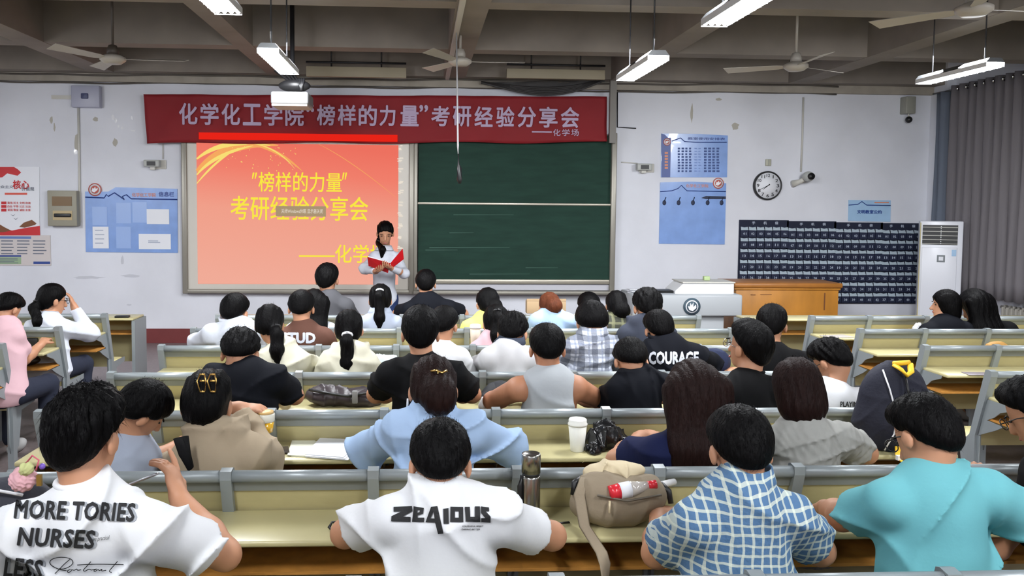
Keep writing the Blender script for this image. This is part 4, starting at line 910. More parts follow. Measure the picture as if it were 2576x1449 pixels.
def person(label,slot,hx,top,hw,nk,sl,sr,el=None,er=None,wl=None,wr_=None,hair='short',hm=None,shirt='tee',sm=None,pitch=.55,yaw=0.,roll=0.,off=.3,seed=1,Yh=None,
           vox=.011,glasses=False,face=False,dS=.09,group='students seated in the bench rows',hands=True,skin=None,spread=None,fold=.006,hl=.42,tie=None,stand=False,tailside=0,trous=None,headdy=0,puff=1.,elY=None,hoodc=None,P_=None,nape=0.,slim=1.,kcol=False):
    skin=skin or M_skin; hm=hm or M_hair
    front=stand; sg=-1 if front else 1
    if Yh is None: Yh=R[slot-1]+off
    stretch=1/math.cos(math.atan((hx-CX)/F))
    s=float(np.clip(hw*Yh/F/stretch/.186,.9,1.13)); Ysh=Yh-dS*sg
    T=at(hx,top,Yh); Rh=rot(yaw+(math.pi if front else 0),pitch,roll); H=T-np.array([0,0,.128*s])
    N=at(nk[0],nk[1],Ysh+.01*sg)+np.array([0,.035*sg,-.055])
    if front: sl,sr=sr,sl
    A=at(sl[0],sl[1],Ysh+.02*sg); B=at(sr[0],sr[1],Ysh+.02*sg); xd=unit(B-A); 
    SL=A+xd*.038-np.array([0,0,.066]); SR=B-xd*.038-np.array([0,0,.066])
    if stand: P=np.array([N[0],N[1]+.02,N[2]-.50*s])
    elif P_ is not None: P=np.array(P_)
    else: P=np.array([N[0]*.8+(SL[0]+SR[0])*.1,R[slot-1]+.22,.56])
    up=unit(N-P); X_=unit(SR-SL); Yf=unit(np.cross(up,X_)); Zf=np.cross(X_,Yf); TM=np.array([X_,Yf,Zf])
    def elbow(S,tgt,sd):
        Lu=.275*s
        if tgt is None: t=S+X_*sd*.10+Yf*.12+np.array([0,.05*sg,-.22]); return S+unit(t-S)*Lu
        o=np.array([0,0,CZ]); dr=unit(at(tgt[0],tgt[1],3.)-o); tc=(S-o).dot(dr); dd=np.linalg.norm(S-o-dr*tc)
        if dd>=Lu: return S+unit(o+dr*tc-S)*Lu
        return o+dr*(tc+sg*math.sqrt(Lu*Lu-dd*dd)*(-1 if front else 1)*(-1 if front else 1))
    EL=elbow(SL,el,-1); ER=elbow(SR,er,1)
    dk=.80
    def wrist(E,w,sd):
        if w is not None: t=np.array(w,float)
        elif stand: t=E+np.array([0,-.2,.05])
        else: t=np.array([N[0]+sd*.09,max(E[1]+.16,R[min(slot,6)]-.17),dk+.02])
        return E+unit(t-E)*.245*s
    WL=wrist(EL,wl,-1); WR=wrist(ER,wr_,1)
    org=(float(P[0]),float(P[1]),0.)
    e=empty('person',org,label,'person',group); PEOPLE[label]=e
    hw2=float(np.linalg.norm(SR-SL))/2
    allp=np.stack([H,N,SL,SR,EL,ER,WL,WR,P]); 
    if stand: zf=0.
    fl=[]                                               # legs
    if stand:
        HP=[P+X_*q*.085 for q in(-1,1)]; KN=[np.array([h[0],h[1]-.02,h[2]*.53]) for h in HP]; AN=[np.array([h[0],h[1]+.02,.09]) for h in HP]; TO=[np.array([a[0],a[1]-.15,.04]) for a in AN]
    else:
        HP=[P+X_*q*.09+np.array([0,0,-.02]) for q in(-1,1)]; KN=[np.array([P[0]+q*.13,P[1]+.40,.52]) for q in(-1,1)]; AN=[np.array([P[0]+q*.13,P[1]+.36,.1]) for q in(-1,1)]; TO=[np.array([a[0],a[1]+.14,.04]) for a in AN]
    lo=np.minimum(allp.min(0),np.stack(AN+TO).min(0))-.13; hi=np.maximum(allp.max(0),np.stack(KN+TO).max(0))+.14; lo[2]=-.0
    lo[2]=min(x[2] for x in AN)-.1
    bz=[(-.5,P[2]-.12,.028)] ; bx=[];by=[]
    if hands:
        for w,E in ((WL,EL),(WR,ER)):
            c=w+unit(w-E)*.06
            bx.append((c[0]-.09,c[0]+.09,.0062)); by.append((c[1]-.09,c[1]+.09,.0062)); bz.append((c[2]-.07,c[2]+.07,.0062))
    if face: bz.append((H[2]-.12,H[2]+.06,.006)); bx.append((H[0]-.07,H[0]+.07,.006))
    base=vox*1.15
    f=Fld(axis(lo[0],hi[0],base,bx),axis(lo[1],hi[1],base*1.1,by),axis(max(lo[2],0.),hi[2],base,bz))
    def hp(p): return H+Rh@(np.array(p)*s)
    HM=Rh.T
    # head
    f.ell(hp((0,-.012,.022)),np.array((.076,.094,.088))*s,.01,HM); f.ell(hp((0,.03,-.045)),np.array((.056,.058,.066))*s,.03,HM); f.ell(hp((0,.058,-.085)),np.array((.026,.024,.022))*s,.02,HM)
    f.cone(hp((0,.086,.004)),hp((0,.104,-.032)),.009*s,.0135*s,.014); f.ell(hp((0,.083,-.06)),np.array((.022,.012,.009))*s,.008,HM)
    for q in (-1,1):
        if hair not in('bob','long'): f.ell(hp((q*.083,-.004,-.014)),np.array((.011,.021,.031))*s,.006,HM); f.ell(hp((q*.035,.082,.008)),np.array((.016,.006,.009))*s,.006,HM,sub=True)
    nb=hp((0,-.028,-.055)); f.cone(nb,N+(nb-N)*.05,.051*s,.056*s,.02)
    # torso + arms
    ch=hw2*.92
    f.ell(N+(P-N)*.33,(ch,.105,.19),.05,TM); f.ell(N+(P-N)*.68,(.130*s*slim,.095*slim,.17),.04,TM); f.ell(P,(.15*s*slim,.105*slim,.12),.04,TM)
    for S,E,W,q in ((SL,EL,WL,-1),(SR,ER,WR,1)):
        f.cone(N+np.array([0,0,.0]),S+np.array([0,0,.0]),.05,.052,.03); f.cone(S,E,.052*s*puff,.040*s*puff,.03); f.cone(E,E+(W-E)*.35,.041*s*puff,.042*s*puff,.02); f.cone(E+(W-E)*.35,W,.042*s*puff,.026*s,.02)
        hd=unit(W-E)
        if hands: 
            cfg=hands.get('l' if q<0 else 'r',{}) if isinstance(hands,dict) else {}
            hd=np.array(cfg.get('dir',hd+np.array([-q*.25,0,-.1]))); nr=np.array(cfg.get('n',(0.15*-q,0.1,-1)))
            hand(f,W,hd,nr,cfg.get('curl',.42),cfg.get('spread',0),q*cfg.get('flip',1)*(-1),s*.98,point=cfg.get('point',False))
        else: hand(f,W,hd,np.array((0,0,-1.)),.4,0,-q,s)
    for h,k_,a,t in zip(HP,KN,AN,TO):
        f.cone(h,k_,.07,.052,.03); f.cone(k_,a,.05,.036,.03); f.cone(a,t,.034,.03,.02)
    f_obj('body',f,skin,e,org)
    # trousers, shoes
    g=Fld(axis(lo[0],hi[0],.022),axis(lo[1],hi[1],.022),axis(.0,P[2]+.14,.022))
    g.ell(P,(.165*s*slim,.12*slim,.13),.04,TM)
    for h,k_,a in zip(HP,KN,AN): g.cone(h,k_,.088,.072,.03); g.cone(k_,a+(k_-a)*.05,.07,.056,.03)
    g.plane((0,0,P[2]+.08),(0,0,1)); f_obj('trousers',g,trous or M_jean,e,org)
    for a,t in zip(AN,TO):
        b=MB(); d=unit((t[0]-a[0],t[1]-a[1],0)); c=(a+t)/2; b.sphere((c[0]-org[0]+d[0]*.02,c[1]-org[1]+d[1]*.02,.045),(.048,.13,.05),12); b.build('shoe',M_shoe,e)
    # clothes
    zs=axis(P[2]-.16,max(N[2],SL[2],SR[2])+.13,vox*.95); W_S=[SL,SR,N,P]+([EL,ER]) + ([WL,WR] if shirt in('long','hoodie','shirt','jacket') else [])
    W_S=np.stack(W_S); l2=W_S.min(0)-.17; h2=W_S.max(0)+.15
    zs=axis(min(l2[2]+.05,P[2]-.12),h2[2],vox*.95)
    c=Fld(axis(l2[0],h2[0],vox*.95),axis(l2[1],h2[1],vox*1.15),zs)
    g_=.014 if shirt!='tank' else .010
    gl=.022 if shirt in('jacket','hoodie') else g_
    c.ell(N+(P-N)*.30,(ch+gl,.108+gl,.19),.05,TM); c.ell(N+(P-N)*.66,((.145+gl)*s*puff*slim,(.115+gl)*slim,.20),.06,TM); c.ell(P,((.175*s*puff+gl)*slim,(.13+gl)*slim,.15),.06,TM)
    c.ell(N+(P-N)*.12-Yf*.02,(ch*.95,.085+gl,.11),.05,TM)
    c.cone(N-Zf*.02,N+(P-N)*.5,.07+gl,.10+gl,.05)
    for S,E,W,q in ((SL,EL,WL,-1),(SR,ER,WR,1)):
        if shirt=='tank': c.cone(N+(S-N)*.25,N+(S-N)*.62,.046,.042,.04); continue
        c.cone(N-np.array([0,0,.004]),S,.046+g_*.5,.052*s+g_,.03)
        if shirt in('tee','knit'):
            L=.68 if shirt=='tee' else .62
            c.cone(S,S+(E-S)*1.0,(.055*s+g_*.7)*puff,(.060*s+g_)*puff,.03,cut=L)
        else:
            c.cone(S,E,(.058+gl)*puff,(.050+gl)*puff,.035); c.ell(E,((.052+gl)*puff,)*3,.03); c.cone(E,E+(W-E)*.9,(.050+gl)*puff,(.034+gl*.6)*puff,.03,cut=1.)
    if shirt in('hoodie','hood'):
        c.ell(N-Yf*.055+Zf*.015,(.115,.052,.075),.03,TM)
        for q in(-1,1): c.cone(N-Yf*.05+X_*q*.06+Zf*.02,N+X_*q*.095+Yf*.03+Zf*.045,.034,.026,.03)
    if fold>0: fold_noise(c,fold,seed*7+3,1.0 if shirt!='knit' else 1.6)
    if shirt=='knit':
        X=c.x[:,None,None];Z=c.z[None,None,:]; c.v=c.v-(.0038*np.sin(X*180+2*np.sin(Z*40))*(np.sin(Z*90+2*np.sin(X*35)))).astype(np.float32)
    if shirt=='tank':
        for S,q in ((SL,-1),(SR,1)): c.ell(S+X_*q*.022+np.array([0,0,-.035]),(.05,.2,.105),0,TM,sub=True)
    zlo=P[2]-.10 if not stand else P[2]-.12
    c.plane((0,0,zlo),(0,0,-1))
    so=f_obj('shirt' if shirt!='jacket' else 'jacket',c,sm,e,org)
    # collar
    nd=unit(nb-N); cb=MB(); ax1=X_; ax2=np.cross(nd,ax1); n=28
    if shirt in('tee','knit','tank','long','hoodie','hood') and not kcol:
        rr=.061*s; pts=[]
        for k in range(n+1):
            w=2*math.pi*k/n; pts.append(tuple(N+nd*.044+ax1*rr*math.cos(w)*1.06+ax2*rr*math.sin(w)-np.array(org)+nd*.006*math.sin(w)))
        cb.tube(pts,.0095,8,0,False,True,.9)
    else:
        vs=[];fs=[]
        for j,(r_,hh) in enumerate(((.064,.0),(.062,.038),(.066,.044),(.090,-.004),(.088,-.012))):
            for k in range(n):
                w=2*math.pi*k/n; vs.append(tuple(N+nd*(.034+hh*s)+ax1*r_*s*math.cos(w)*1.08+ax2*r_*s*math.sin(w)-np.array(org)))
        for j in range(4):
            for k in range(n): fs.append((j*n+k,j*n+(k+1)%n,(j+1)*n+(k+1)%n,(j+1)*n+k))
        cb.add(vs,fs,0,True)
    cb.build('collar',hoodc or sm,so)
    # hair
    pts=[H-.16,H+.16]; L=0
    if hair in('long','pony','sidepony','highpony'): pts.append(np.array([N[0]+tailside*.1,N[1]-.16*sg,H[2]-.12-hl])); pts.append(N+np.array([0,-.22*sg,0]))
    if hair in('bun','clip'): pts.append(hp((.0,-.2,-.13))); pts.append(hp((-.05,-.2,.05)))
    pts=np.stack([*pts]); hv=vox*.78
    q=Fld(axis(pts[:,0].min()-.05,pts[:,0].max()+.05,hv),axis(pts[:,1].min()-.03,pts[:,1].max()+.03,hv),axis(pts[:,2].min()-.03,pts[:,2].max()+.02,hv))
    def hell(cn,rd,k=.02): q.ell(hp(cn),np.array(rd)*s,k,HM)
    if hair in('short','spiky','cap'):
        hell((0,-.014,.038),(.0905,.104,.094)); hell((0,-.033,.004),(.081,.086,.088),.03)
        hell((0,.02,.072),(.074,.082,.062),.03)
        hell((0,-.034,-.038),(.066,.070,.080),.03); lx,lz=(.075,.066),(-.095,-.103-nape)
    elif hair=='bowl': 
        hell((0,-.012,.036),(.097,.110,.098)); hell((0,-.035,-.01),(.094,.092,.085),.03); lx,lz=(.080,.045),(-.10,-.085)
    elif hair=='bob':
        hell((0,-.014,.036),(.096,.110,.096)); hell((0,-.04,-.04),(.102,.085,.10),.04); hell((0,-.045,-.09),(.09,.07,.065),.03); lx,lz=(.085,.06),(-.02,-.20)
    else:
        hell((0,-.014,.034),(.090,.106,.096)); hell((0,-.035,-.01),(.086,.085,.09),.02); lx,lz=(.080,.058),(-.085,-.105 if hair!='long' else -.2)
    # hairline: a plane from brow to nape, kept above
    a=a0=hp((0,lx[0],lx[1])); b=hp((0,lz[0],lz[1])); v1=b-a; nn=unit(np.cross(v1,Rh[:,0])); 
    if np.dot(nn,Rh[:,2])>0: nn=-nn
    q.plane(a,nn)
    # face opening
    q.ell(hp((0,.125,-.05)),np.array((.068,.085,.115))*s,0,HM,sub=True)
    for z_ in((-1,1) if hair not in('bob','long') else ()): q.ell(hp((z_*.104,.0,-.022)),np.array((.036,.028,.042))*s,0,HM,sub=True)
    back=np.array([0,-1.*sg,0])
    if hair in('pony','highpony','sidepony'):
        t0=hp(tie or ((0,-.105,.03) if hair=='pony' else (0,-.098,.075))); side=np.array([tailside*.07,0,0])
        p1=t0+back*.045+np.array([0,0,-.05])+side*.5; p2=np.array([H[0]*.6+N[0]*.4,min(N[1]*1.,N[1])-.105*sg if not stand else N[1]-.1,t0[2]-.05-hl*.4])+side; p3=p2+np.array([0,-.01*sg,-hl*.5])+side*.4
        q.cone(t0,p1,.022,.036,.02); q.cone(p1,p2,.036,.042,.02); q.cone(p2,p3,.042,.014,.02)
    if hair=='long':
        for dx,rr in((-.07,.05),(0.,.058),(.07,.05)):
            p0=hp((dx,-.06,.0)); p1=np.array([H[0]*.5+N[0]*.5+dx*1.05,N[1]-.085*sg,N[2]-.03]); p2=np.array([N[0]+dx*1.2+tailside*.06,N[1]-.115*sg,N[2]-hl])
            q.cone(p0,p1,rr*1.25,rr,.05); q.cone(p1,p2,rr,rr*.42,.05)
    if hair=='bun': q.ell(hp((.02,-.105,-.055)),np.array((.070,.062,.075))*s,.03,HM)
    if hair=='clip': q.ell(hp((.02,-.10,.0)),np.array((.068,.055,.095))*s,.04,HM); q.ell(hp((.06,-.085,.05)),np.array((.035,.04,.06))*s,.03,HM)
    # strands: ridges running from the crown outward
    X=q.x[:,None,None]-H[0];Y=q.y[None,:,None]-H[1];Z=q.z[None,None,:]-H[2]
    u=X*Rh[0,0]+Y*Rh[1,0]+Z*Rh[2,0]; v=X*Rh[0,1]+Y*Rh[1,1]+Z*Rh[2,1]+.05; w=X*Rh[0,2]+Y*Rh[1,2]+Z*Rh[2,2]
    rs=np.random.RandomState(seed); a=rs.uniform(0,6,5)
    amp=.0026 if hair not in('spiky',) else .0062
    if hair in('short','spiky','cap','bowl'):
        ph=np.arctan2(u,v); dd=np.sin(ph*17+2.5*np.sin(w*22+a[0])+a[1])*.6+np.sin(ph*29+3*np.sin(w*31+a[2])+a[3])*.5+.5*np.sin(w*60+3*np.sin(ph*5+a[4])); dd=dd*np.clip((w+.07)/.1,.15,1)
    else: dd=np.sin(u*260+2.5*np.sin(w*17+a[0])+a[1])*.7+np.sin(u*140+2*np.sin(w*13+a[2])+a[3])*.7
    q.v=q.v-(amp*s*dd).astype(np.float32)
    if hair in('short','spiky','bowl'):
        t=-((q.x[:,None,None]-a0[0])*nn[0]+(q.y[None,:,None]-a0[1])*nn[1]+(q.z[None,None,:]-a0[2])*nn[2])
        lim=.045 if hair!='bowl' else .02
        q.v=q.v+(np.clip((lim-t)/lim,0,1)**1.5*(.017 if hair!='bowl' else .008)).astype(np.float32)
    ho=f_obj('hair',q,hm,e,org)
    if vox<.0118 and ho:
        me=ho.data; n=len(me.vertices); co=np.empty(n*3); me.vertices.foreach_get('co',co); co=co.reshape(-1,3); no=np.empty(n*3); me.vertices.foreach_get('normal',no); no=no.reshape(-1,3)
        ok=np.nonzero((co[:,2]+org[2]>(H[2]-.02*s if hair in('short','spiky','bowl') else H[2]-.3)))[0]; rs2=np.random.RandomState(seed+5); pick=rs2.choice(ok,min(len(ok),900 if vox<.009 else 450),False); crown=hp((0,-.045,.12))-np.array(org); vs=[];fs=[]
        for k_,i_ in enumerate(pick):
            p=co[i_]; nn_=no[i_]; t_=p-crown; t_=t_-nn_*t_.dot(nn_); t_=unit(t_+.25*np.array([0,0,-1.])*.1+rs2.uniform(-.03,.03,3)); sd_=np.cross(t_,nn_); Ls=rs2.uniform(.02,.05)*(1.25 if hair=='spiky' else 1); lf=rs2.uniform(.0,.035)*(3.5 if hair=='spiky' else 1.)
            for q_ in range(4):
                u_=q_/3; pp=p+t_*Ls*(u_-.3)-nn_*(.45*Ls*u_*u_*(1-lf*3))*.5+nn_*(.0012+lf*Ls*u_); w_=.0008*(1.05-u_); vs+=[pp-sd_*w_,pp+sd_*w_]
            b0_=k_*8; fs+=[(b0_,b0_+1,b0_+3,b0_+2),(b0_+2,b0_+3,b0_+5,b0_+4),(b0_+4,b0_+5,b0_+7,b0_+6)]
        b=MB(); b.v=[tuple(v) for v in vs]; b.f=fs; b.m=[0]*len(fs); b.sm=[False]*len(fs); me2=bpy.data.meshes.new('hair_strands'); me2.from_pydata(b.v,[],b.f); link('hair_strands',me2,ho,[hm])['kind']='stuff'
    # tie
    if hair in('pony','highpony','sidepony') :
        b=MB(); c0=t0+(p1-t0)*.25-np.array(org); d=unit(p1-t0); ax=unit(np.cross(d,(1,0,.01))); ay=np.cross(d,ax)
        b.tube([tuple(c0+ax*.026*math.cos(z)+ay*.026*math.sin(z)) for z in np.linspace(0,2*math.pi,13)],.009,6,0,False); b.build('hair_tie',TIE.get(tie_key(label),M_black),ho)
    if face or glasses:
        def hb(p): return hp(p)-np.array(org)
        def blob(nm,pp,rd,m):
            b=MB(); b.sphere((0,0,0),rd,10); o=b.build(nm,m,e); o.matrix_basis=Matrix.Translation(Vector(hb(pp)))@Matrix([[*Rh[0],0],[*Rh[1],0],[*Rh[2],0],[0,0,0,1]])
        for z_ in(-1,1):
            blob('eye',(z_*.033*s,.080*s,.006*s),(.012*s,.006*s,.0045*s),M_eye); blob('eyebrow',(z_*.035*s,.087*s,.026*s),(.018*s,.004*s,.0035*s),M_hair)
        blob('mouth',(0,.0915*s,-.061*s),(.021*s,.006*s,.0065*s),M_lip)
    if glasses:
        b=MB()
        for z_ in(-1,1): 
            b.tube([tuple(hb((z_*.034+.026*math.cos(t),.104,.006+.02*math.sin(t)))) for t in np.linspace(0,2*math.pi,17)],.002,5,0,False)
            b.tube([tuple(hb((z_*.060,.102,.012))),tuple(hb((z_*.080,.04,.01))),tuple(hb((z_*.082,-.01,-.004)))],.002,5)
        b.tube([tuple(hb((-.008,.106,.008))),tuple(hb((.008,.106,.008)))],.002,5); b.build('glasses',M_chrome if glasses=='silver' else M_black,e)
    info=dict(hair=ho,e=e,org=np.array(org),shirt=so,H=H,Rh=Rh,N=N,P=P,SL=SL,SR=SR,EL=EL,ER=ER,WL=WL,WR=WR,X=X_,Y=Yf,Z=Zf,hp=hp,s=s)
    return info
TIE={}
def tie_key(l): return l
def print_on(info,polys_or_text,quad,m,name='shirt_print',bold=.02,shear=0,spacing=1.,lift=.0025,maxe=.012):
    """lay flat lettering on the back of the shirt: quad=(x0,x1,z0,z1) in world metres"""
    if isinstance(polys_or_text,str): me,co=text_mesh(polys_or_text,bold,0,shear,spacing,2)
    else: me=polys_or_text; n=len(me.vertices); co=np.empty(n*3); me.vertices.foreach_get('co',co); co=co.reshape(-1,3)
    lo=co.min(0);hi=co.max(0); x0,y0,x1,y1=quad[:4]; sk=quad[4] if len(quad)>4 else 0; k=float(info['N'][1])/F
    bm=bmesh.new(); bm.from_mesh(me); bmesh.ops.remove_doubles(bm,verts=bm.verts,dist=1e-5)
    for v in bm.verts:
        a=(v.co.x-lo[0])/(hi[0]-lo[0]); v.co=Vector(((x0+(x1-x0)*a)*k,0,(y1+(y0-y1)*(v.co.y-lo[1])/(hi[1]-lo[1])+sk*a)*k))
    bmesh.ops.triangulate(bm,faces=bm.faces)
    for _ in range(5):
        ed=[e for e in bm.edges if e.calc_length()>maxe]
        if not ed: break
        bmesh.ops.subdivide_edges(bm,edges=ed,cuts=1)
        bmesh.ops.triangulate(bm,faces=[f for f in bm.faces if len(f.verts)>3])
    so=info['shirt']; bv=BVHTree.FromPolygons([v.co[:] for v in so.data.vertices],[p.vertices[:] for p in so.data.polygons]); org=info['org']
    for v in bm.verts:
        px,py=v.co.x/k,v.co.z/k; o=Vector((0,0,CZ)); q=at(px,py,3.); dr=(Vector(q)-o).normalized(); oo=o-Vector(org); h=bv.ray_cast(oo,dr)
        p=h[0] if h[0] is not None else Vector(at(px,py,info['N'][1]-.08))-Vector(org)
        v.co=p-dr*lift*1.5
    me2=bpy.data.meshes.new(name); bm.to_mesh(me2); bm.free(); return link(name,me2,info['shirt'],[m])
# ================================================================== THE STUDENTS
TIE['student in cream hooded shirt with low ponytail and white hair tie']=M_paper; TIE['student in pale shirt with long ponytail in a white scrunchie']=M_paper
Wt=cloth('white_tee',(214,215,218)); Bk=cloth('black_tee',(11,11,13)); Bk2=cloth('blackish_navy',(14,16,23)); Nv=cloth('navy_tee',(22,28,62)); Aq=cloth('aqua_tee',(104,170,178)); Lb=cloth('light_blue_shirt',(160,184,216)); Be=cloth('beige_hood',(164,148,126)); Gk=cloth('grey_knit',(156,156,152)); Gt=cloth('grey_tank',(162,166,170)); Cr=cloth('cream_cloth',(204,201,182)); Pk=cloth('pink_cloth',(214,176,184)); Br=cloth('brown_cloth',(96,66,56)); Gy=cloth('grey_tee',(78,78,82)); Gh=cloth('slate_hoodie',(58,62,74)); Ye=cloth('yellow_cloth',(214,208,118)); Ws=cloth('white_shirt',(204,208,218)); Wg=cloth('white_grey',(188,188,190)); Dc=cloth('dark_collar',(60,66,80)); Gs=cloth('pale_grey_blue',(158,166,182))
Pl1=plaid('plaid_blue_white',(72,106,142),(206,212,196),(50,84,134),37,.27); Pl2=plaid('plaid_black_white',(196,202,214),(48,54,72),(120,128,150),13,.42,band2=1); Pl3=plaid('plaid_dark_green',(52,54,44),(120,120,90),(30,30,28),16,.3)
M_print=mat('print_black',(26,26,28),.8); M_pgrey=mat('print_shadow',(150,154,160),.8); M_pwhite=mat('print_pale',(206,210,220),.8)
G1='students in the nearest row'
def Qp(info,x0,y0,x1,y1,sk=0): return (x0,y0,x1,y1,sk)
p1=person('young man in white tee printed with large black words, twirling a pen',1,215,975,196,(208,1212),(22,1262),(405,1270),el=(20,1440),er=(566,1395),wl=at(310,1232,2.72),wr_=at(432,1228,2.55),sm=Wt,hair='spiky',pitch=.22,yaw=-.28,nape=.018,seed=11,vox=.0078,fold=.017,off=.2,
    hands=dict(r=dict(dir=(-.35,.35,.9),n=(-.8,.3,.2),curl=.55,point=True),l=dict(dir=(.75,.3,.3),n=(.2,.3,-.9),curl=.7)),group=G1,puff=1.04)
for (t,q,b_,sp_) in (('MORE TORIES',(34,1256,341,1304),.03,1.05),('NURSES',(42,1325,240,1373),.03,1.05),('LESS',(8,1400,108,1452),.03,1.05)):
    x0,y0,x1,y1=q; print_on(p1,t,Qp(p1,x0+5,y0+1,x1+7,y1+1,9),M_pgrey,'print_shadow',.045,.18,sp_,.0015); print_on(p1,t,Qp(p1,x0,y0,x1,y1,9),M_print,'shirt_print',.03,.18,sp_,.003)

def script_mesh(strokes,w):
    b=MB()
    for st in strokes:
        n=len(st); P_=[np.array(p,float) for p in st]
        # smooth
        for _ in range(2): P_=[P_[0]]+[q for i in range(len(P_)-1) for q in (P_[i]*.75+P_[i+1]*.25,P_[i]*.25+P_[i+1]*.75)]+[P_[-1]]
        vs=[]
        for i,p in enumerate(P_):
            t=P_[min(i+1,len(P_)-1)]-P_[max(i-1,0)]; t/=max(np.linalg.norm(t),1e-6); nn=np.array([-t[1],t[0]]); vs+=[p+nn*w,p-nn*w]
        b.add([(v[0]/1000,-v[1]/1000,0) for v in vs],[(2*i,2*i+1,2*i+3,2*i+2) for i in range(len(P_)-1)])
    me=bpy.data.meshes.new('s'); me.from_pydata(b.v,[],b.f); return me
SS=[[(500,1402),(440,1392),(370,1352),(375,1315),(430,1293),(510,1295),(552,1322),(540,1360),(480,1390),(440,1385)],[(525,1310),(480,1350),(450,1385),(410,1426)],[(530,1392),(505,1400),(508,1418),(535,1408),(535,1392),(560,1400),(578,1384),(580,1400),(610,1394)],[(684,1328),(650,1370),(622,1400),(640,1408),(672,1385),(684,1398),(706,1392),(735,1386),(704,1398),(712,1412),(742,1388),(746,1406),(772,1384),(760,1406),(800,1398)],[(580,1356),(700,1349),(820,1350),(932,1353)],[(886,1326),(850,1370),(818,1408),(842,1416)]]
print_on(p1,script_mesh(SS,3.2),Qp(p1,124,1401,311,1444),M_print); print_on(p1,'rare practical',Qp(p1,228,1352,276,1366,-6),M_print,'shirt_print',0,.3,1.)
p2=person('young man in white tee with one bold black word across the back',1,1108,1060,160,(1105,1213),(950,1244),(1288,1250),el=(868,1342),er=(1388,1348),sm=Wt,pitch=.62,seed=2,vox=.0078,fold=.017,group=G1,puff=1.05)
def loops_mesh(loops):
    cu=bpy.data.curves.new('l','CURVE'); cu.dimensions='2D'; cu.fill_mode='FRONT'
    for L_ in loops:
        s_=cu.splines.new('POLY'); s_.points.add(len(L_)-1)
        for p,(x,y) in zip(s_.points,L_): p.co=(x/1000,-y/1000,0,1)
        s_.use_cyclic_u=True
    o=bpy.data.objects.new('l',cu); COL.objects.link(o); dg=bpy.context.evaluated_depsgraph_get(); dg.update(); me=bpy.data.meshes.new_from_object(o.evaluated_get(dg)); bpy.data.objects.remove(o); return me
zl=[[(690,915),(828,910),(832,948),(762,988),(818,992),(816,1028),(672,1024),(674,985),(748,950),(690,952)],
 [(840,911),(918,924),(912,968),(872,980),(872,996),(922,996),(918,1030),(828,1027),(838,950)],[(872,938),(888,942),(884,956),(870,958)],
 [(930,1030),(972,915),(1020,910),(1065,1115),(1025,1120),(1002,1034)],[(968,1002),(990,950),(998,1002)],
 [(1064,930),(1104,925),(1106,1042),(1066,1042)],[(1118,914),(1214,916),(1216,1030),(1116,1028)],[(1152,948),(1182,948),(1182,996),(1152,996)],
 [(1226,915),(1264,915),(1268,990),(1302,990),(1302,912),(1340,912),(1344,1030),(1234,1026)],
 [(1348,912),(1408,920),(1410,950),(1384,948),(1420,988),(1420,1035),(1350,1030),(1350,1000),(1380,1000),(1348,962)]]
print_on(p2,loops_mesh(zl),Qp(p2,984,1273,1234,1344),M_print)
print_on(p2,'YOUTHFUL SPIRIT',Qp(p2,1162,1322,1216,1326),M_print,bold=.02); print_on(p2,'DARING BETTER',Qp(p2,1162,1330,1208,1334),M_print,bold=.02)
p3=person('young man in blue and white checked short sleeve shirt',1,1864,1026,172,(1872,1196),(1722,1262),(2020,1240),el=(1652,1392),er=(2062,1385),sm=Pl1,shirt='tee',pitch=.5,seed=5,vox=.008,fold=.015,group=G1,puff=1.1,hair='short',kcol=True)
p4=person('young man in aqua tee bending over his desk',1,2330,996,178,(2360,1168),(2205,1212),(2520,1182),el=(2118,1300),er=(2640,1330),sm=Aq,pitch=.62,yaw=.35,roll=.12,nape=.012,seed=6,vox=.008,fold=.017,group=G1,puff=1.12,glasses=True,skin=M_skin)
p5=person('student with black hair and glasses cut off by the right picture edge',1,2612,948,170,(2660,1150),(2600,1190),(2850,1190),sm=Bk,pitch=.6,yaw=.7,seed=8,vox=.012,glasses=True,group=G1,hair='spiky',Yh=2.75)
# slot 2
p6=person('student with bowl-cut hair and pale grey shirt leaning toward a neighbour',2,362,956,118,(320,1098),(215,1120),(385,1112),er=(372,1168),wr_=at(470,1105,3.75),sm=Gs,hair='bowl',pitch=.75,yaw=-.95,roll=.35,seed=12,vox=.0095,fold=.009,glasses=False,face=True,dS=.02)
p7=person('student in beige hooded jacket with golden claw clip in black hair',2,520,932,132,(540,1068),(455,1108),(655,1098),el=(438,1180),er=(668,1150),wr_=at(590,1006,3.62),sm=Be,shirt='hoodie',hair='clip',pitch=.45,seed=13,vox=.009,fold=.015,hands=dict(r=dict(dir=(.95,.1,-.05),n=(.3,.2,-.95),curl=.55)),hoodc=cloth('inner_pale_blue',(196,212,226)))
b=MB(); o0=p7['hp']((.035,-.165,.04))-p7['org']
for dx in (-.026,.012):
    b.tube([tuple(o0+np.array([dx,0,.035])),tuple(o0+np.array([dx-.01,-.006,.01])),tuple(o0+np.array([dx+.0,-.004,-.03]))],.003,6); b.tube([tuple(o0+np.array([dx+.016,0,.035])),tuple(o0+np.array([dx+.022,-.006,.01])),tuple(o0+np.array([dx+.018,-.004,-.03]))],.003,6)
    for z_ in (.035,.01,-.03): b.tube([tuple(o0+np.array([dx,-.003,z_])),tuple(o0+np.array([dx+.018,-.003,z_]))],.004,6)
b.build('hair_claw_clip',mat('gold',(210,170,100),.25,metal=.9),p7['hair'])
b=MB(); c0=at(455,1100,3.02)-p7['org']; c1=at(480,1178,3.0)-p7['org']; b.tube([tuple(c0),tuple((c0+c1)/2+np.array([.0,-.012,0])),tuple(c1)],.03,8,0,True,True,.35); b.build('shoulder_strap',Bk,p7['e'])
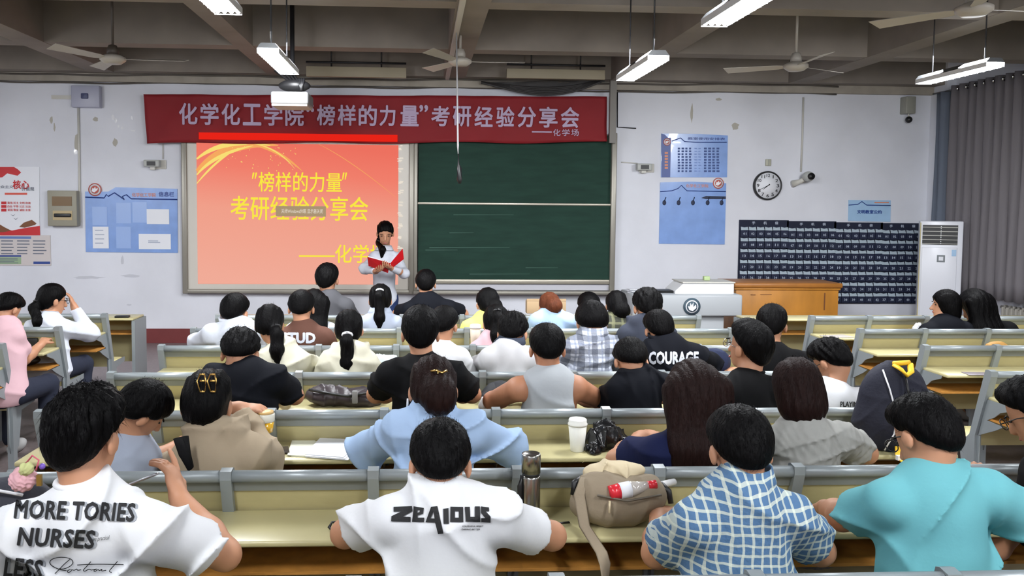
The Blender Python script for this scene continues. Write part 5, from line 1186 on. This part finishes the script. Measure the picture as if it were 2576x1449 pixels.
p8=person('student in light blue shirt with brown hair gathered in a low bun',2,1090,897,126,(1088,1022),(985,1042),(1212,1045),el=(932,1128),er=(1285,1128),sm=Lb,shirt='shirt',hair='bun',hm=M_hbr,pitch=.55,seed=14,vox=.0088,fold=.018,puff=1.12)
b=MB(); o0=p8['hp']((.02,-.125,.03))-p8['org']
b.tube([tuple(o0+np.array([-.03,0,0])),tuple(o0+np.array([-.01,-.012,.006])),tuple(o0+np.array([0.01,-.012,-.004])),tuple(o0+np.array([.03,0,.002]))],.005,6); b.tube([tuple(o0+np.array([-.004,-.012,0])),tuple(o0+np.array([-.006,-.01,-.02]))],.004,6); b.build('hair_clip',mat('gold',(210,170,100),.25,metal=.9),p8['hair'])
b=MB(); b.tube([tuple(p8['hp']((-.094,.006,-.03))-p8['org']),tuple(p8['hp']((-.096,.012,-.06))-p8['org'])],.0045,6); b.build('earbud',M_white,p8['e'])
p9=person('student with very long dark brown hair and navy short sleeve top',2,1745,906,138,(1755,1068),(1640,1098),(1862,1090),el=(1552,1158),er=(1900,1160),sm=Nv,hair='long',hm=M_hbr,pitch=.5,seed=15,vox=.0088,fold=.009,hl=.36,tailside=0)
p10=person('student in grey textured knit top with dark brown bob',2,2005,902,124,(2032,1046),(1950,1068),(2140,1062),el=(1905,1150),er=(2180,1140),sm=Gk,shirt='knit',hair='bob',hm=M_hbr,pitch=.3,seed=16,vox=.0085,fold=.010,puff=1.08)
# slot 3
p11=person('man in black tee with tousled black hair, left of centre',3,604,826,98,(618,902),(520,922),(706,922),el=(488,988),er=(742,996),sm=Bk2,hair='spiky',pitch=.8,seed=21,vox=.010,fold=.013,puff=1.08)
p12=person('man in plain black tee sitting upright in the centre',3,1058,772,98,(1066,893),(962,912),(1160,910),el=(945,992),er=(1188,992),sm=Bk,hair='short',pitch=.2,seed=22,vox=.010,fold=.011,puff=1.05)
p13=person('broad man in sleeveless light grey tank top',3,1377,816,94,(1388,922),(1285,946),(1468,942),el=(1238,1008),er=(1508,1005),sm=Gt,shirt='tank',hair='short',pitch=.45,seed=23,vox=.010,fold=.014,puff=1.15,skin=M_skin2)
p14=person('man in dark crumpled tee hunched low beside the tank top',3,1588,851,90,(1608,930),(1540,950),(1690,938),el=(1525,1010),er=(1725,1010),sm=Bk2,hair='short',pitch=.85,seed=24,vox=.010,fold=.018,puff=1.05)
p15=person('man in black tee and glasses with head raised, looking left',3,1886,806,106,(1888,935),(1812,958),(1955,948),sm=Bk,hair='short',pitch=-.05,yaw=.55,seed=25,vox=.010,fold=.011,glasses='silver',face=True)
p16=person('man in white tee with small black lettering, head bowed left',3,2092,852,96,(2098,966),(2050,985),(2180,978),sm=Wt,hair='spiky',pitch=.75,yaw=.55,nape=.015,seed=26,vox=.010,fold=.011,glasses=True)
print_on(p16,'PLAYING',Qp(p16,2114,1010,2168,1024),M_print,bold=.03)
# slot 4
p17=person('student in cream long-sleeved top with side ponytail',4,678,766,76,(708,856),(652,880),(765,882),er=(798,930),sm=Cr,shirt='long',hair='sidepony',tie=(.05,-.085,-.03),tailside=.5,hl=.22,pitch=.45,seed=31,vox=.0115,fold=.011)
p18=person('student in cream hooded shirt with low ponytail and white hair tie',4,878,779,74,(880,868),(818,886),(935,884),sm=Cr,shirt='hoodie',hair='pony',tie=(0,-.105,-.03),hl=.30,pitch=.25,seed=32,vox=.0115,fold=.007)
p19=person('student in white tee half hidden behind the centre black tee',4,1117,771,72,(1108,862),(1040,878),(1172,872),sm=Wt,hair='short',pitch=.5,yaw=-.3,seed=33,vox=.012,fold=.006)
p20=person('student in pale grey jacket with dark slate collar',4,1290,786,78,(1280,852),(1222,876),(1332,878),el=(1205,925),sm=Wg,shirt='jacket',hair='spiky',pitch=.6,yaw=-.3,seed=34,vox=.0115,fold=.008,hoodc=Dc)
p21=person('student in black and white checked shirt',4,1489,758,80,(1490,828),(1432,848),(1545,846),el=(1420,915),er=(1560,915),sm=Pl2,shirt='shirt',hair='bowl',hm=M_hair,pitch=.55,seed=35,vox=.0115,fold=.011)
p22=person('student in black jacket lettered COURAGE in pale capitals',4,1658,781,78,(1682,842),(1618,864),(1762,868),el=(1600,920),er=(1785,915),sm=Bk2,shirt='jacket',hair='short',pitch=.55,yaw=.1,seed=36,vox=.0115,fold=.011)
print_on(p22,'COURAGE',Qp(p22,1632,884,1758,917),M_pwhite,bold=.045)
p23=person('heavy man in black tee turning his head right, near the right aisle',4,1943,767,82,(1950,872),(1893,890),(2020,884),er=(2050,925),sm=Bk,hair='short',pitch=.25,yaw=-.5,seed=37,vox=.0115,fold=.011,puff=1.2)
# slot 5
p24=person('young man in white collared shirt, left of the middle block',5,590,739,72,(594,800),(520,818),(655,812),el=(497,862),sm=Ws,shirt='shirt',hair='short',pitch=.45,yaw=-.2,seed=41,vox=.0125,fold=.007)
p25=person('student in brown sweatshirt with pale block letters',5,758,731,68,(762,808),(704,828),(828,828),sm=Br,shirt='long',hair='short',pitch=.5,seed=42,vox=.0125,fold=.005)
print_on(p25,'STUD',Qp(p25,708,836,794,864),M_pwhite,bold=.05)
p26=person('student in pink top with tied-up black hair',5,1248,766,68,(1240,838),(1190,858),(1290,856),sm=Pk,shirt='tee',hair='highpony',hl=.3,pitch=.3,seed=43,vox=.0125,fold=.005)
p27=person('student in slate grey hooded top beside the podium',5,1630,725,78,(1622,800),(1568,822),(1688,822),sm=Gh,shirt='hoodie',hair='spiky',pitch=.5,seed=44,vox=.0125,fold=.005)
# slot 6
p28=person('student with long loose black hair and white top behind the brown sweatshirt',6,790,727,62,(778,795),(728,812),(838,812),sm=Ws,shirt='tee',hair='long',hl=.2,pitch=.4,seed=51,vox=.0135,fold=.004)
p29=person('student in pale shirt with long ponytail in a white scrunchie',6,957,714,60,(956,780),(912,795),(1003,795),sm=Gs,shirt='shirt',hair='highpony',hl=.42,pitch=.2,seed=52,vox=.0125,fold=.004)
p30=person('student in pale yellow top near the front',6,1227,724,60,(1222,788),(1170,808),(1270,806),sm=Ye,shirt='shirt',hair='bun',pitch=.35,yaw=.2,seed=53,vox=.0135,fold=.005)
p31=person('student with chestnut hair and pale blue blouse at the front',6,1383,736,56,(1388,772),(1342,788),(1438,788),sm=Lb,shirt='long',hair='bun',hm=M_hred,pitch=.75,seed=54,vox=.0135,fold=.005)
p32=person('student with black hair and cream top hidden behind the checked shirt',7,1482,736,66,(1475,798),(1425,808),(1540,808),Yh=R[6]+.3,sm=Cr,hair='short',pitch=.4,seed=55,vox=.0135,fold=.004)
p33=person('student in dark green checked shirt with black tied hair near the podium',6,1551,731,58,(1560,788),(1520,800),(1606,798),sm=Pl3,shirt='shirt',hair='bun',pitch=.3,seed=56,vox=.0135,fold=.004)
# slot 7
YF=R[6]+.3
p34=person('young man in grey tee sitting in the front row under the slide',7,823,663,60,(826,730),(783,752),(880,752),sm=Gy,hair='short',pitch=.2,yaw=-.15,seed=61,vox=.0135,fold=.004,Yh=YF)
p35=person('broad young man in dark navy tee in the front row under the chalkboard',7,1071,679,53,(1075,738),(1020,762),(1140,756),el=(1000,790),er=(1165,790),sm=Bk2,hair='short',pitch=.3,seed=62,vox=.0135,fold=.004,Yh=YF,puff=1.15)
# left block
p37=person('student in pink tee at the left picture edge',5,20,737,66,(10,800),(-50,822),(52,822),er=(62,905),sm=Pk,hair='short',pitch=.75,yaw=-.4,seed=71,vox=.0105,fold=.007,Yh=5.95,hm=M_hair)
p38=person('student in long white shirt with ponytail raising one hand to the forehead',6,132,713,66,(120,792),(72,806),(172,806),er=(226,838),wr_=at(196,788,6.95),sm=Ws,shirt='shirt',hair='pony',tie=(0,-.10,-.02),tailside=-.6,hl=.26,pitch=.2,yaw=-.85,seed=72,vox=.0105,fold=.008,glasses=True,face=True,
   hands=dict(r=dict(dir=(-.35,.1,.9),n=(-.9,-.2,-.1),curl=.35)),Yh=6.75)
# right block
p39=person('dark-haired woman in black seen in profile facing left',6,2378,729,66,(2385,800),(2325,816),(2440,812),sm=Bk2,shirt='long',hair='bob',pitch=.05,yaw=1.25,seed=81,vox=.0115,fold=.003,face=True,Yh=6.7)
p40=person('woman with long black hair and speckled black top beside the profile woman',6,2452,727,78,(2482,800),(2432,812),(2546,812),sm=Bk,shirt='long',hair='long',hl=.18,pitch=.6,yaw=.3,seed=82,vox=.0125,fold=.003,Yh=6.72)
TIE.update({})
# the reader at the front
YP=10.0
pr=person('woman in white shirt standing before the slide reading from a red folder',0,969,556,45,(967,622),(934,634),(1006,636),el=(1018,688),er=(918,676),wl=np.array(at(988,676,YP-.34)),wr_=np.array(at(934,680,YP-.34)),sm=Ws,shirt='shirt',hair='sidepony',tie=(.06,-.03,-.075),tailside=-.35,hl=.2,
  pitch=.38,yaw=.05,seed=91,vox=.0095,fold=.008,puff=.86,slim=.86,stand=True,Yh=YP,face=True,group='reader at the front',trous=cloth('jeans_blue',(44,58,98)),
  hands=dict(l=dict(dir=(-.35,-.8,.15),n=(.2,0,1),curl=.5),r=dict(dir=(.35,-.8,.15),n=(-.2,0,1),curl=.5)))
fo=empty('folder',tuple(at(968,672,YP-.42)),'open red folder held by the standing woman','folder'); MFr=mat('folder_red',(176,28,34),.45); ob=np.array(at(968,672,YP-.42))
def leaf(pts,nm,m,th=.004):
    v=[at(x,y,Y)-ob for x,y,Y in pts]; n=len(v); vs=[tuple(q) for q in v]+[tuple(q+np.array([0,th,0])) for q in v]; MB().add(vs,[tuple(range(n)),tuple(range(2*n-1,n-1,-1))]+[(i,i+n,(i+1)%n+n,(i+1)%n) for i in range(n)]).build(nm,m,fo)
leaf([(924,646,YP-.55),(982,662,YP-.42),(976,687,YP-.36),(927,669,YP-.46)],'left_cover',MFr); leaf([(982,662,YP-.42),(1013,625,YP-.55),(1016,652,YP-.46),(986,675,YP-.36)],'right_cover',mat('folder_bright_red',(214,24,34),.4))
leaf([(926,644,YP-.545),(981,660,YP-.418),(981,663,YP-.415),(926,648,YP-.54)],'paper_edge',M_paper)
# ================================================================== LOOSE THINGS
def on(px,py,z=.752): p=atZ(px,py,z); return tuple(float(v) for v in p)
def cup(label,px,pyb,w,pyt,prof,ms,name='paper_cup',cat='cup'):
    x,y,z=on(px,pyb); e=empty(name,(x,y,z),label,cat); r=w/2*y/F; h=float(at(px,pyt,y)[2])-z; return e,r,h
e,r,h=cup('white lidded paper cup on the second desk row beside a black plastic bag',1452,1134,50,1053,None,None)
MB().lathe([(r*.66,0),(r*.7,.003),(r*.95,h*.82)],n=28).build('cup_body',mat('cup_white',(222,222,214),.5),e); MB().lathe([(r*1.0,h*.80),(r*1.02,h*.85),(r*.93,h*.88),(r*.93,h*.97),(r*.86,h),(r*.80,h*.965)],n=28).build('lid',mat('lid_white',(230,230,224),.35),e)
x,y,z=on(1334,1316); e=empty('thermos',(x,y,z),'brushed steel thermos flask standing left of the beige satchel','thermos'); r=.5*49*y/F; h=float(at(1334,1140,y)[2])-z
M_st=mat('brushed_steel',(170,168,164),.24,metal=1,bump=.1,bscale=20,stretch=(1,1,.05))
MB().lathe([(r*.97,0),(r,.006),(r,h*.66),(r*.94,h*.69)],n=32).build('flask_body',M_st,e); MB().lathe([(r*.93,h*.69),(r*.93,h*.73)],n=32).build('black_seal',M_black,e); MB().lathe([(r*1.0,h*.73),(r*1.0,h*.975),(r*.95,h),(r*.8,h*.985)],n=32).build('lid',M_st,e)
MB().tube([(-r*1.02,-.01,h*.7),(-r*1.18,-.012,h*.55),(-r*1.15,-.012,h*.3),(-r*1.02,-.01,h*.12)],[.006,.010,.010,.006],8).build('carry_strap',M_black,e)
def blob(name,label,cat,c,prims,m,vox=.008,noise=.006,fr=30,group=None,extra=None):
    """soft lumpy thing; prims in local coordinates"""
    lo=np.array([min(p[0][i]-p[1][i] for p in prims) for i in range(3)])-.03; hi=np.array([max(p[0][i]+p[1][i] for p in prims) for i in range(3)])+.03
    f=Fld(axis(lo[0],hi[0],vox),axis(lo[1],hi[1],vox),axis(min(lo[2],-.02),hi[2],vox))
    for p in prims: f.ell(p[0],p[1],p[2] if len(p)>2 else .04)
    X=f.x[:,None,None];Y=f.y[None,:,None];Z=f.z[None,None,:]
    w=np.sin(fr*.5*X+1)+np.sin(fr*.45*Z+2)+np.sin(fr*.6*Y)
    f.v=f.v-(noise*((1-np.abs(np.sin(fr*(X+.5*Z)+w*1.7)))**2+(1-np.abs(np.sin(fr*(Z-.5*X+.3*Y)+w*2)))**2-.5)).astype(np.float32); f.plane((0,0,0),(0,0,-1))
    e=empty(name,c,label,cat,group); P,Q=snets(f.v,f.x,f.y,f.z); link(extra or 'body',np_mesh(name,P,Q),e,[m]); return e
M_pbag=mat('black_plastic_bag',(20,20,22),.22,bump=.4,bscale=25)
x,y,z=on(1525,1128); blob('plastic_bag','crumpled glossy black plastic bag beside the white paper cup','bag',(x,y,z),[((0,0,.05),(.085,.05,.06)),((-.05,-.02,.02),(.05,.04,.03)),((-.07,-.08,.0),(.03,.03,.03)),((.07,.0,.02),(.05,.03,.03)),((.0,.03,.09),(.04,.03,.035))],M_pbag,.006,.012,42)
# papers on the desks
def sheets(label,pxs,m=M_paper,z=.752,n=3,rows=0):
    c=np.mean([atZ(px,py,z) for px,py in pxs],0); e=empty('paper_stack',(float(c[0]),float(c[1]),z),label,'papers')
    for k in range(n):
        j=np.array([random.uniform(-.012,.012),random.uniform(-.01,.01)]); q=[(atZ(px,py,z)[:2]-c[:2])*(1-.02*k)+j for px,py in pxs]; MB().prism([tuple(v) for v in q],.0015+k*.003,.0035+k*.003,0,'XY').build('sheet',m,e)
    return e
sheets('white sheets spread on the second desk row by the beige hooded jacket',[(768,1152),(872,1160),(922,1112),(808,1108)],n=4)
sheets('pale open notebook lying left of the white sheets',[(728,1150),(790,1152),(800,1112),(740,1112)],mat('page_cream',(224,224,206),.7),n=2)
def slab(name,label,cat,px,py,w,d_,h,m,rz=0,z=.752,part_='casing'):
    x,y,_=on(px,py,z); e=empty(name,(x,y,z),label,cat,rz=rz); MB().box(-w/2,w/2,-d_/2,d_/2,.001,h,0,min(h*.3,.006)).build(part_,m,e); return e
slab('phone','dark phone with clear case left of the white sheets','phone',713,1136,.05,.09,.012,mat('phone_dark',(62,54,50),.3),.2)
slab('phone','dark phone lying on the front desk of the left block','phone',308,799,.13,.07,.02,M_black,.1,.765)
slab('case','black case lying on the left block desk next to the pink tee','case',78,872,.12,.1,.07,M_black,.1)
slab('booklet','grey and white booklet on the farthest right block desk','booklet',2105,847,.24,.14,.006,mat('booklet_grey',(176,170,168),.4),.2)
slab('booklet','dark-printed paper on the right block desk behind the backpack','booklet',2465,941,.2,.1,.004,mat('booklet_mauve',(130,120,128),.4),-.1)
slab('earphone_case','small black case on the near desk beyond the checked shirt','case',2012,1292,.09,.05,.018,M_black,-.2)
# juice cup held in the air by its lid
c=at(667,1086,3.60); e=empty('juice_cup',tuple(c),'yellow juice cup with white lid held by the raised hand','cup'); h=float(at(667,1034,3.6)[2]-c[2]); r=24*3.6/F
MB().lathe([(r*.8,0),(r*.92,h*.5)],n=24).build('juice',mat('juice_yellow',(232,178,44),.15,coat=.5),e); MB().lathe([(r*.94,h*.5),(r*1.0,h*.56),(r*1.02,h*.86),(r*.9,h*.9)],n=24).build('lid',mat('lid_cloudy',(214,212,200),.3),e); MB().lathe([(r*.9,h*.9),(r*.88,h),(r*.5,h*1.02)],n=24).build('lid_rim',mat('lid_tan',(206,170,110),.4),e)
# duffel bag
x,y,z=on(855,1030); e=blob('duffel_bag','dark brown nylon bag lying on the third desk row','bag',(x,4.58,z),[((-.08,0,.055),(.11,.08,.06)),((.07,0,.045),(.13,.08,.05)),((.14,0,.035),(.08,.07,.045))],mat('bag_brown_black',(52,44,48),.4,bump=.4,bscale=20),.0075,.009,30)
MB().box(.065,.095,-.095,-.08,.03,.1,0,.004).build('grey_webbing',mat('webbing_grey',(140,140,140),.6),e); MB().tube([(-.17,-.06,.1),(-.05,-.09,.085),(.04,-.09,.07),(.16,-.07,.085)],.008,6).build('zip_strap',M_black,e)
x,y,z=on(1262,1030); blob('bag','dark bag slumped on the desk left of the tank top man','bag',(x,4.6,z),[((0,0,.06),(.09,.07,.07)),((-.05,0,.03),(.06,.06,.04))],mat('bag_black',(28,30,36),.6),.009,.006,30)
x,y,z=on(1222,1034); blob('tissue_pack','small translucent white packet beside the dark bag','packet',(x,4.42,z),[((0,0,.02),(.035,.02,.03)),((-.015,0,.05),(.015,.012,.035))],mat('packet_white',(214,216,218),.2),.006,.006,60)
# satchel
x,y,z=on(1555,1322); sx,sy=float(at(1560,1300,2.83)[0]),2.83
M_sat=mat('satchel_khaki',(140,126,106),.8,bump=.3,bscale=30); M_sat2=mat('satchel_cream_fabric',(206,190,158),.8,bump=.4,bscale=20)
e=blob('satchel','beige canvas satchel on the nearest desk, open with a bottle inside','bag',(sx,sy,z),[((-.02,0,.07),(.155,.085,.08)),((.03,.0,.10),(.13,.075,.065)),((-.07,0,.13),(.085,.07,.06)),((.09,0,.11),(.06,.07,.06))],M_sat,.0065,.006,22)
f=Fld(axis(-.16,.14,.006),axis(-.08,.09,.006),axis(.1,.25,.006)); f.ell((-.03,.03,.175),(.10,.04,.035),.03); f.ell((.05,.03,.18),(.05,.035,.03),.03); fold_noise(f,.016,5,3.); P_,Q_=snets(f.v,f.x,f.y,f.z); link('lining_fabric',np_mesh('l',P_,Q_),e,[M_sat2])
MB().tube([(-.13,-.02,.17),(-.155,-.05,.12),(-.145,-.10,.03),(-.12,-.25,.004),(-.115,-.285,-.02),(-.105,-.29,-.3)],.02,8,0,True,True,.2).build('strap',M_sat,e); MB().tube([(-.10,-.082,.13),(.0,-.098,.115),(.12,-.085,.13)],.004,6).build('zip',mat('zip_grey',(100,92,80),.5),e); MB().tube([(-.06,-.095,.115),(-.062,-.1,.075)],.004,6).build('zip_pull',M_sat2,e)
MB().tube([(-.14,.0,.16),(-.165,-.01,.15),(-.17,-.02,.11)],.012,6).tube([(.14,0,.14),(.165,-.02,.12),(.17,-.03,.08)],.01,6).build('side_clip',M_black,e)['kind']='stuff'
b0=np.array(at(1545,1238,2.76)); b1=np.array(at(1650,1218,2.78)); e=empty('drink_bottle',tuple(b0),'clear plastic drink bottle with red ends lying in the satchel','bottle'); dv=b1-b0
def seg(a,b,r0,r1,nm,m): MB().tube([tuple(dv*a),tuple(dv*(a+b)/2),tuple(dv*b)],[r0,(r0+r1)/2,r1],14).build(nm,m,e)
seg(-.12,.12,.024,.027,'red_base',mat('bottle_red',(206,42,54),.25)); seg(.12,.38,.0275,.0275,'white_label',M_paper); seg(.38,.80,.027,.015,'bottle_neck',mat('bottle_clear',(196,190,184),.08,spec=.8,coat=1.)); seg(.80,1.0,.015,.015,'cap',mat('bottle_red',(206,42,54),.25))
b0=at(1652,1222,2.85); b1=at(1696,1212,2.9); tag(MB().tube([tuple(b0),tuple(b1)],.012,12).build('paper_roll',mat('tube_grey',(196,196,198),.4)),'short white cylinder sticking out of the satchel','tube')
def loop(label,pts,r=.006):
    tag(MB().tube([tuple(atZ(px,py,.752+dz)) for px,py,dz in pts],r,6,0,True,True,.6).build('strap_loop',M_black),label,'strap')
loop('black strap loop on the desk left of the bold word tee',[(872,1334,.006),(836,1336,.006),(828,1326,.01),(835,1314,.025),(868,1312,.02)]); loop('black strap end on the desk at the left of the satchel',[(1378,1322,.006),(1405,1316,.012),(1432,1314,.008)])
# navy backpack
bx_,by_,_=on(2262,1150); bx_=float(at(2258,1050,3.66)[0]); by_=3.70
M_bp=mat('backpack_navy',(15,18,38),.75,bump=.2,bscale=60); Yl=mat('backpack_yellow',(238,190,40),.5)
e=empty('backpack',(bx_,by_,.752),'large navy backpack with yellow handle and straps standing on the second desk row','backpack')
f=Fld(axis(-.21,.21,.007),axis(-.14,.14,.008),axis(-.01,.46,.008)); f.ell((0,0,.12),(.175,.10,.16),.05); f.ell((0,0,.24),(.158,.085,.17),.06); f.ell((.0,-.04,.13),(.12,.085,.12),.03); f.ell((-.12,0,.1),(.06,.07,.11),.03); f.plane((0,0,0),(0,0,-1)); fold_noise(f,.004,3,1.5)
P_,Q_=snets(f.v,f.x,f.y,f.z); link('pack_body',np_mesh('p',P_,Q_),e,[M_bp])
MB().tube([(-.035,-.055,.40),(-.02,-.09,.385),(.0,-.10,.36),(.025,-.09,.375),(.04,-.055,.405)],.014,8,0,True,True,.6).build('grab_handle',Yl,e); MB().tube([(-.035,-.05,.405),(.04,-.05,.41)],.012,8).build('grab_handle',Yl,e)
MB().tube([(-.09,-.06,.38),(-.075,-.095,.30),(-.055,-.118,.2),(-.06,-.12,.1),(-.09,-.10,.02)],.0035,6).build('white_piping',M_paper,e); MB().tube([(.0,-.085,.36),(.005,-.112,.28),(.005,-.12,.2)],.006,6).build('centre_zip',M_black,e)
MB().tube([(-.045,-.13,.045),(-.06,-.16,.0),(-.062,-.22,-.0),(-.055,-.30,.006),(-.05,-.315,-.08)],.014,8,0,True,True,.35).build('yellow_strap',Yl,e); MB().box(-.08,-.04,-.19,-.17,0,.02).build('buckle',M_white,e)
# bag and pompom charm at the left edge of the nearest row
x0_=at(60,1220,2.75); e=blob('bag','dark grey bag at the left edge of the nearest desk','bag',(float(x0_[0])-.05,2.80,.752),[((0,0,.09),(.13,.08,.11)),((.1,0,.05),(.09,.07,.07)),((-.1,0,.08),(.1,.08,.1))],mat('bag_charcoal',(52,54,64),.7,bump=.3),.009,.006,20)
MB().tube([(-.16,-.08,.17),(-.05,-.085,.185),(.06,-.08,.16)],.005,6).build('zip',M_paper,e)
f=at(58,1205,2.66); e=empty('pompom_charm',tuple(f),'fluffy pink pompom charm with small green ball hanging on the bag','charm')
def fluff(nm,c,r,m,seed):
    q=Fld(axis(c[0]-r*1.4,c[0]+r*1.4,.0042),axis(c[1]-r*1.4,c[1]+r*1.4,.0042),axis(c[2]-r*1.4,c[2]+r*1.4,.0042)); q.ell(c,(r,r,r),0); X=q.x[:,None,None];Y=q.y[None,:,None];Z=q.z[None,None,:]; q.v=q.v-(.004*np.sin(260*X+3*np.sin(90*Z))*np.sin(240*Z+3*np.sin(80*Y))).astype(np.float32); P,Q=snets(q.v,q.x,q.y,q.z); link(nm,np_mesh(nm,P,Q),e,[m])
fluff('pink_pompom',(0,0,-.0),.040,mat('pompom_pink',(226,176,184),.95),1); fluff('green_ball',(.02,-.02,.038),.021,mat('pompom_green',(196,200,140),.95),2)
MB().tube([(.01,0,.05),(.03,0,.075),(.05,0,.06),(.045,-.01,.03)],.003,6).build('charm_cord',mat('cord_pink',(200,90,110),.5),e); MB().sphere((.06,0,.04),.010,8).build('purple_bead',mat('bead_purple',(120,90,190),.3),e); MB().box(.045,.06,-.01,0,-.02,.015).build('gold_tag',mat('gold',(210,170,100),.25,metal=.9),e)
# pen in the hand
a=at(318,1222,2.55); b_=at(400,1190,2.5); tag(MB().tube([tuple(a),tuple(a+(b_-a)*.08),tuple(a+(b_-a)*.9),tuple(b_)],[.001,.0042,.0042,.002],8).build('pen',mat('pen_silver',(180,180,186),.2,metal=.8)),'silver pen between the fingers of the printed-tee young man','pen')
# farther bits
def far_cup(label,px,w,pt,Y,m):
    z=.752; h=float(at(px,pt,Y)[2])-z; r=w/2*Y/F; e=empty('milk_tea_cup',(float(at(px,pt,Y)[0]),Y,z),label,'cup'); MB().lathe([(r*.72,0),(r*.98,h*.88)],n=20).build('cup_body',m,e); MB().lathe([(r*1.03,h*.86),(r*1.05,h*.92),(r*.9,h)],n=20).build('lid',M_paper,e)
far_cup('tall pale milk tea cup standing left of the pink top',1196,28,816,6.22,mat('milk_tea',(206,192,176),.4))
x=float(at(952,850,5.5)[0]); blob('folded_garment','pale blue and white crumpled garment beside the cream hooded shirt','clothing',(x,5.45,.752),[((0,0,.05),(.12,.06,.07)),((.06,.02,.06),(.08,.05,.06)),((-.06,0,.09),(.04,.03,.05))],cloth('pale_garment',(196,210,212)),.010,.012,30)
x=float(at(1818,915,5.3)[0]); blob('bag','navy cloth bag on the desk left of the raised-head man','bag',(x,5.42,.752),[((0,0,.07),(.10,.07,.09)),((-.03,0,.11),(.06,.05,.06))],mat('bag_navy',(24,34,66),.8),.010,.008,24)
x=float(at(2520,868,6.1)[0]); blob('snack_bag','brown paper snack bag on the right block desk','bag',(x,6.16,.752),[((0,0,.045),(.09,.05,.05)),((.05,0,.03),(.05,.04,.035))],mat('snack_brown',(178,134,70),.6),.010,.006,40)
for px,lab in ((2275,'small crumpled white tissue on the right block desk'),(2318,'white crumpled plastic bag beside the profile woman')):
    Y=6.72; x=float(at(px,830,Y)[0]); s_=1 if px<2300 else 1.7; blob('tissue' if px<2300 else 'white_bag',lab,'tissue' if px<2300 else 'bag',(x,Y+.05,.752),[((0,0,.04*s_),(.045,.03,.05*s_)),((.03,0,.02),(.03,.03,.03))],M_paper,.009,.012,60)
sheets('white paper lying behind the chestnut-haired student',[(1405,842),(1448,842),(1450,826),(1415,826)],n=2)
x=float(at(140,900,6.2)[0]); blob('bag','black bag stuffed on the shelf under the left block desk','bag',(x-.34,6.40,.626),[((0,0,.04),(.14,.06,.045)),((-.12,0,.03),(.1,.05,.04))],M_black,.012,.006,20)
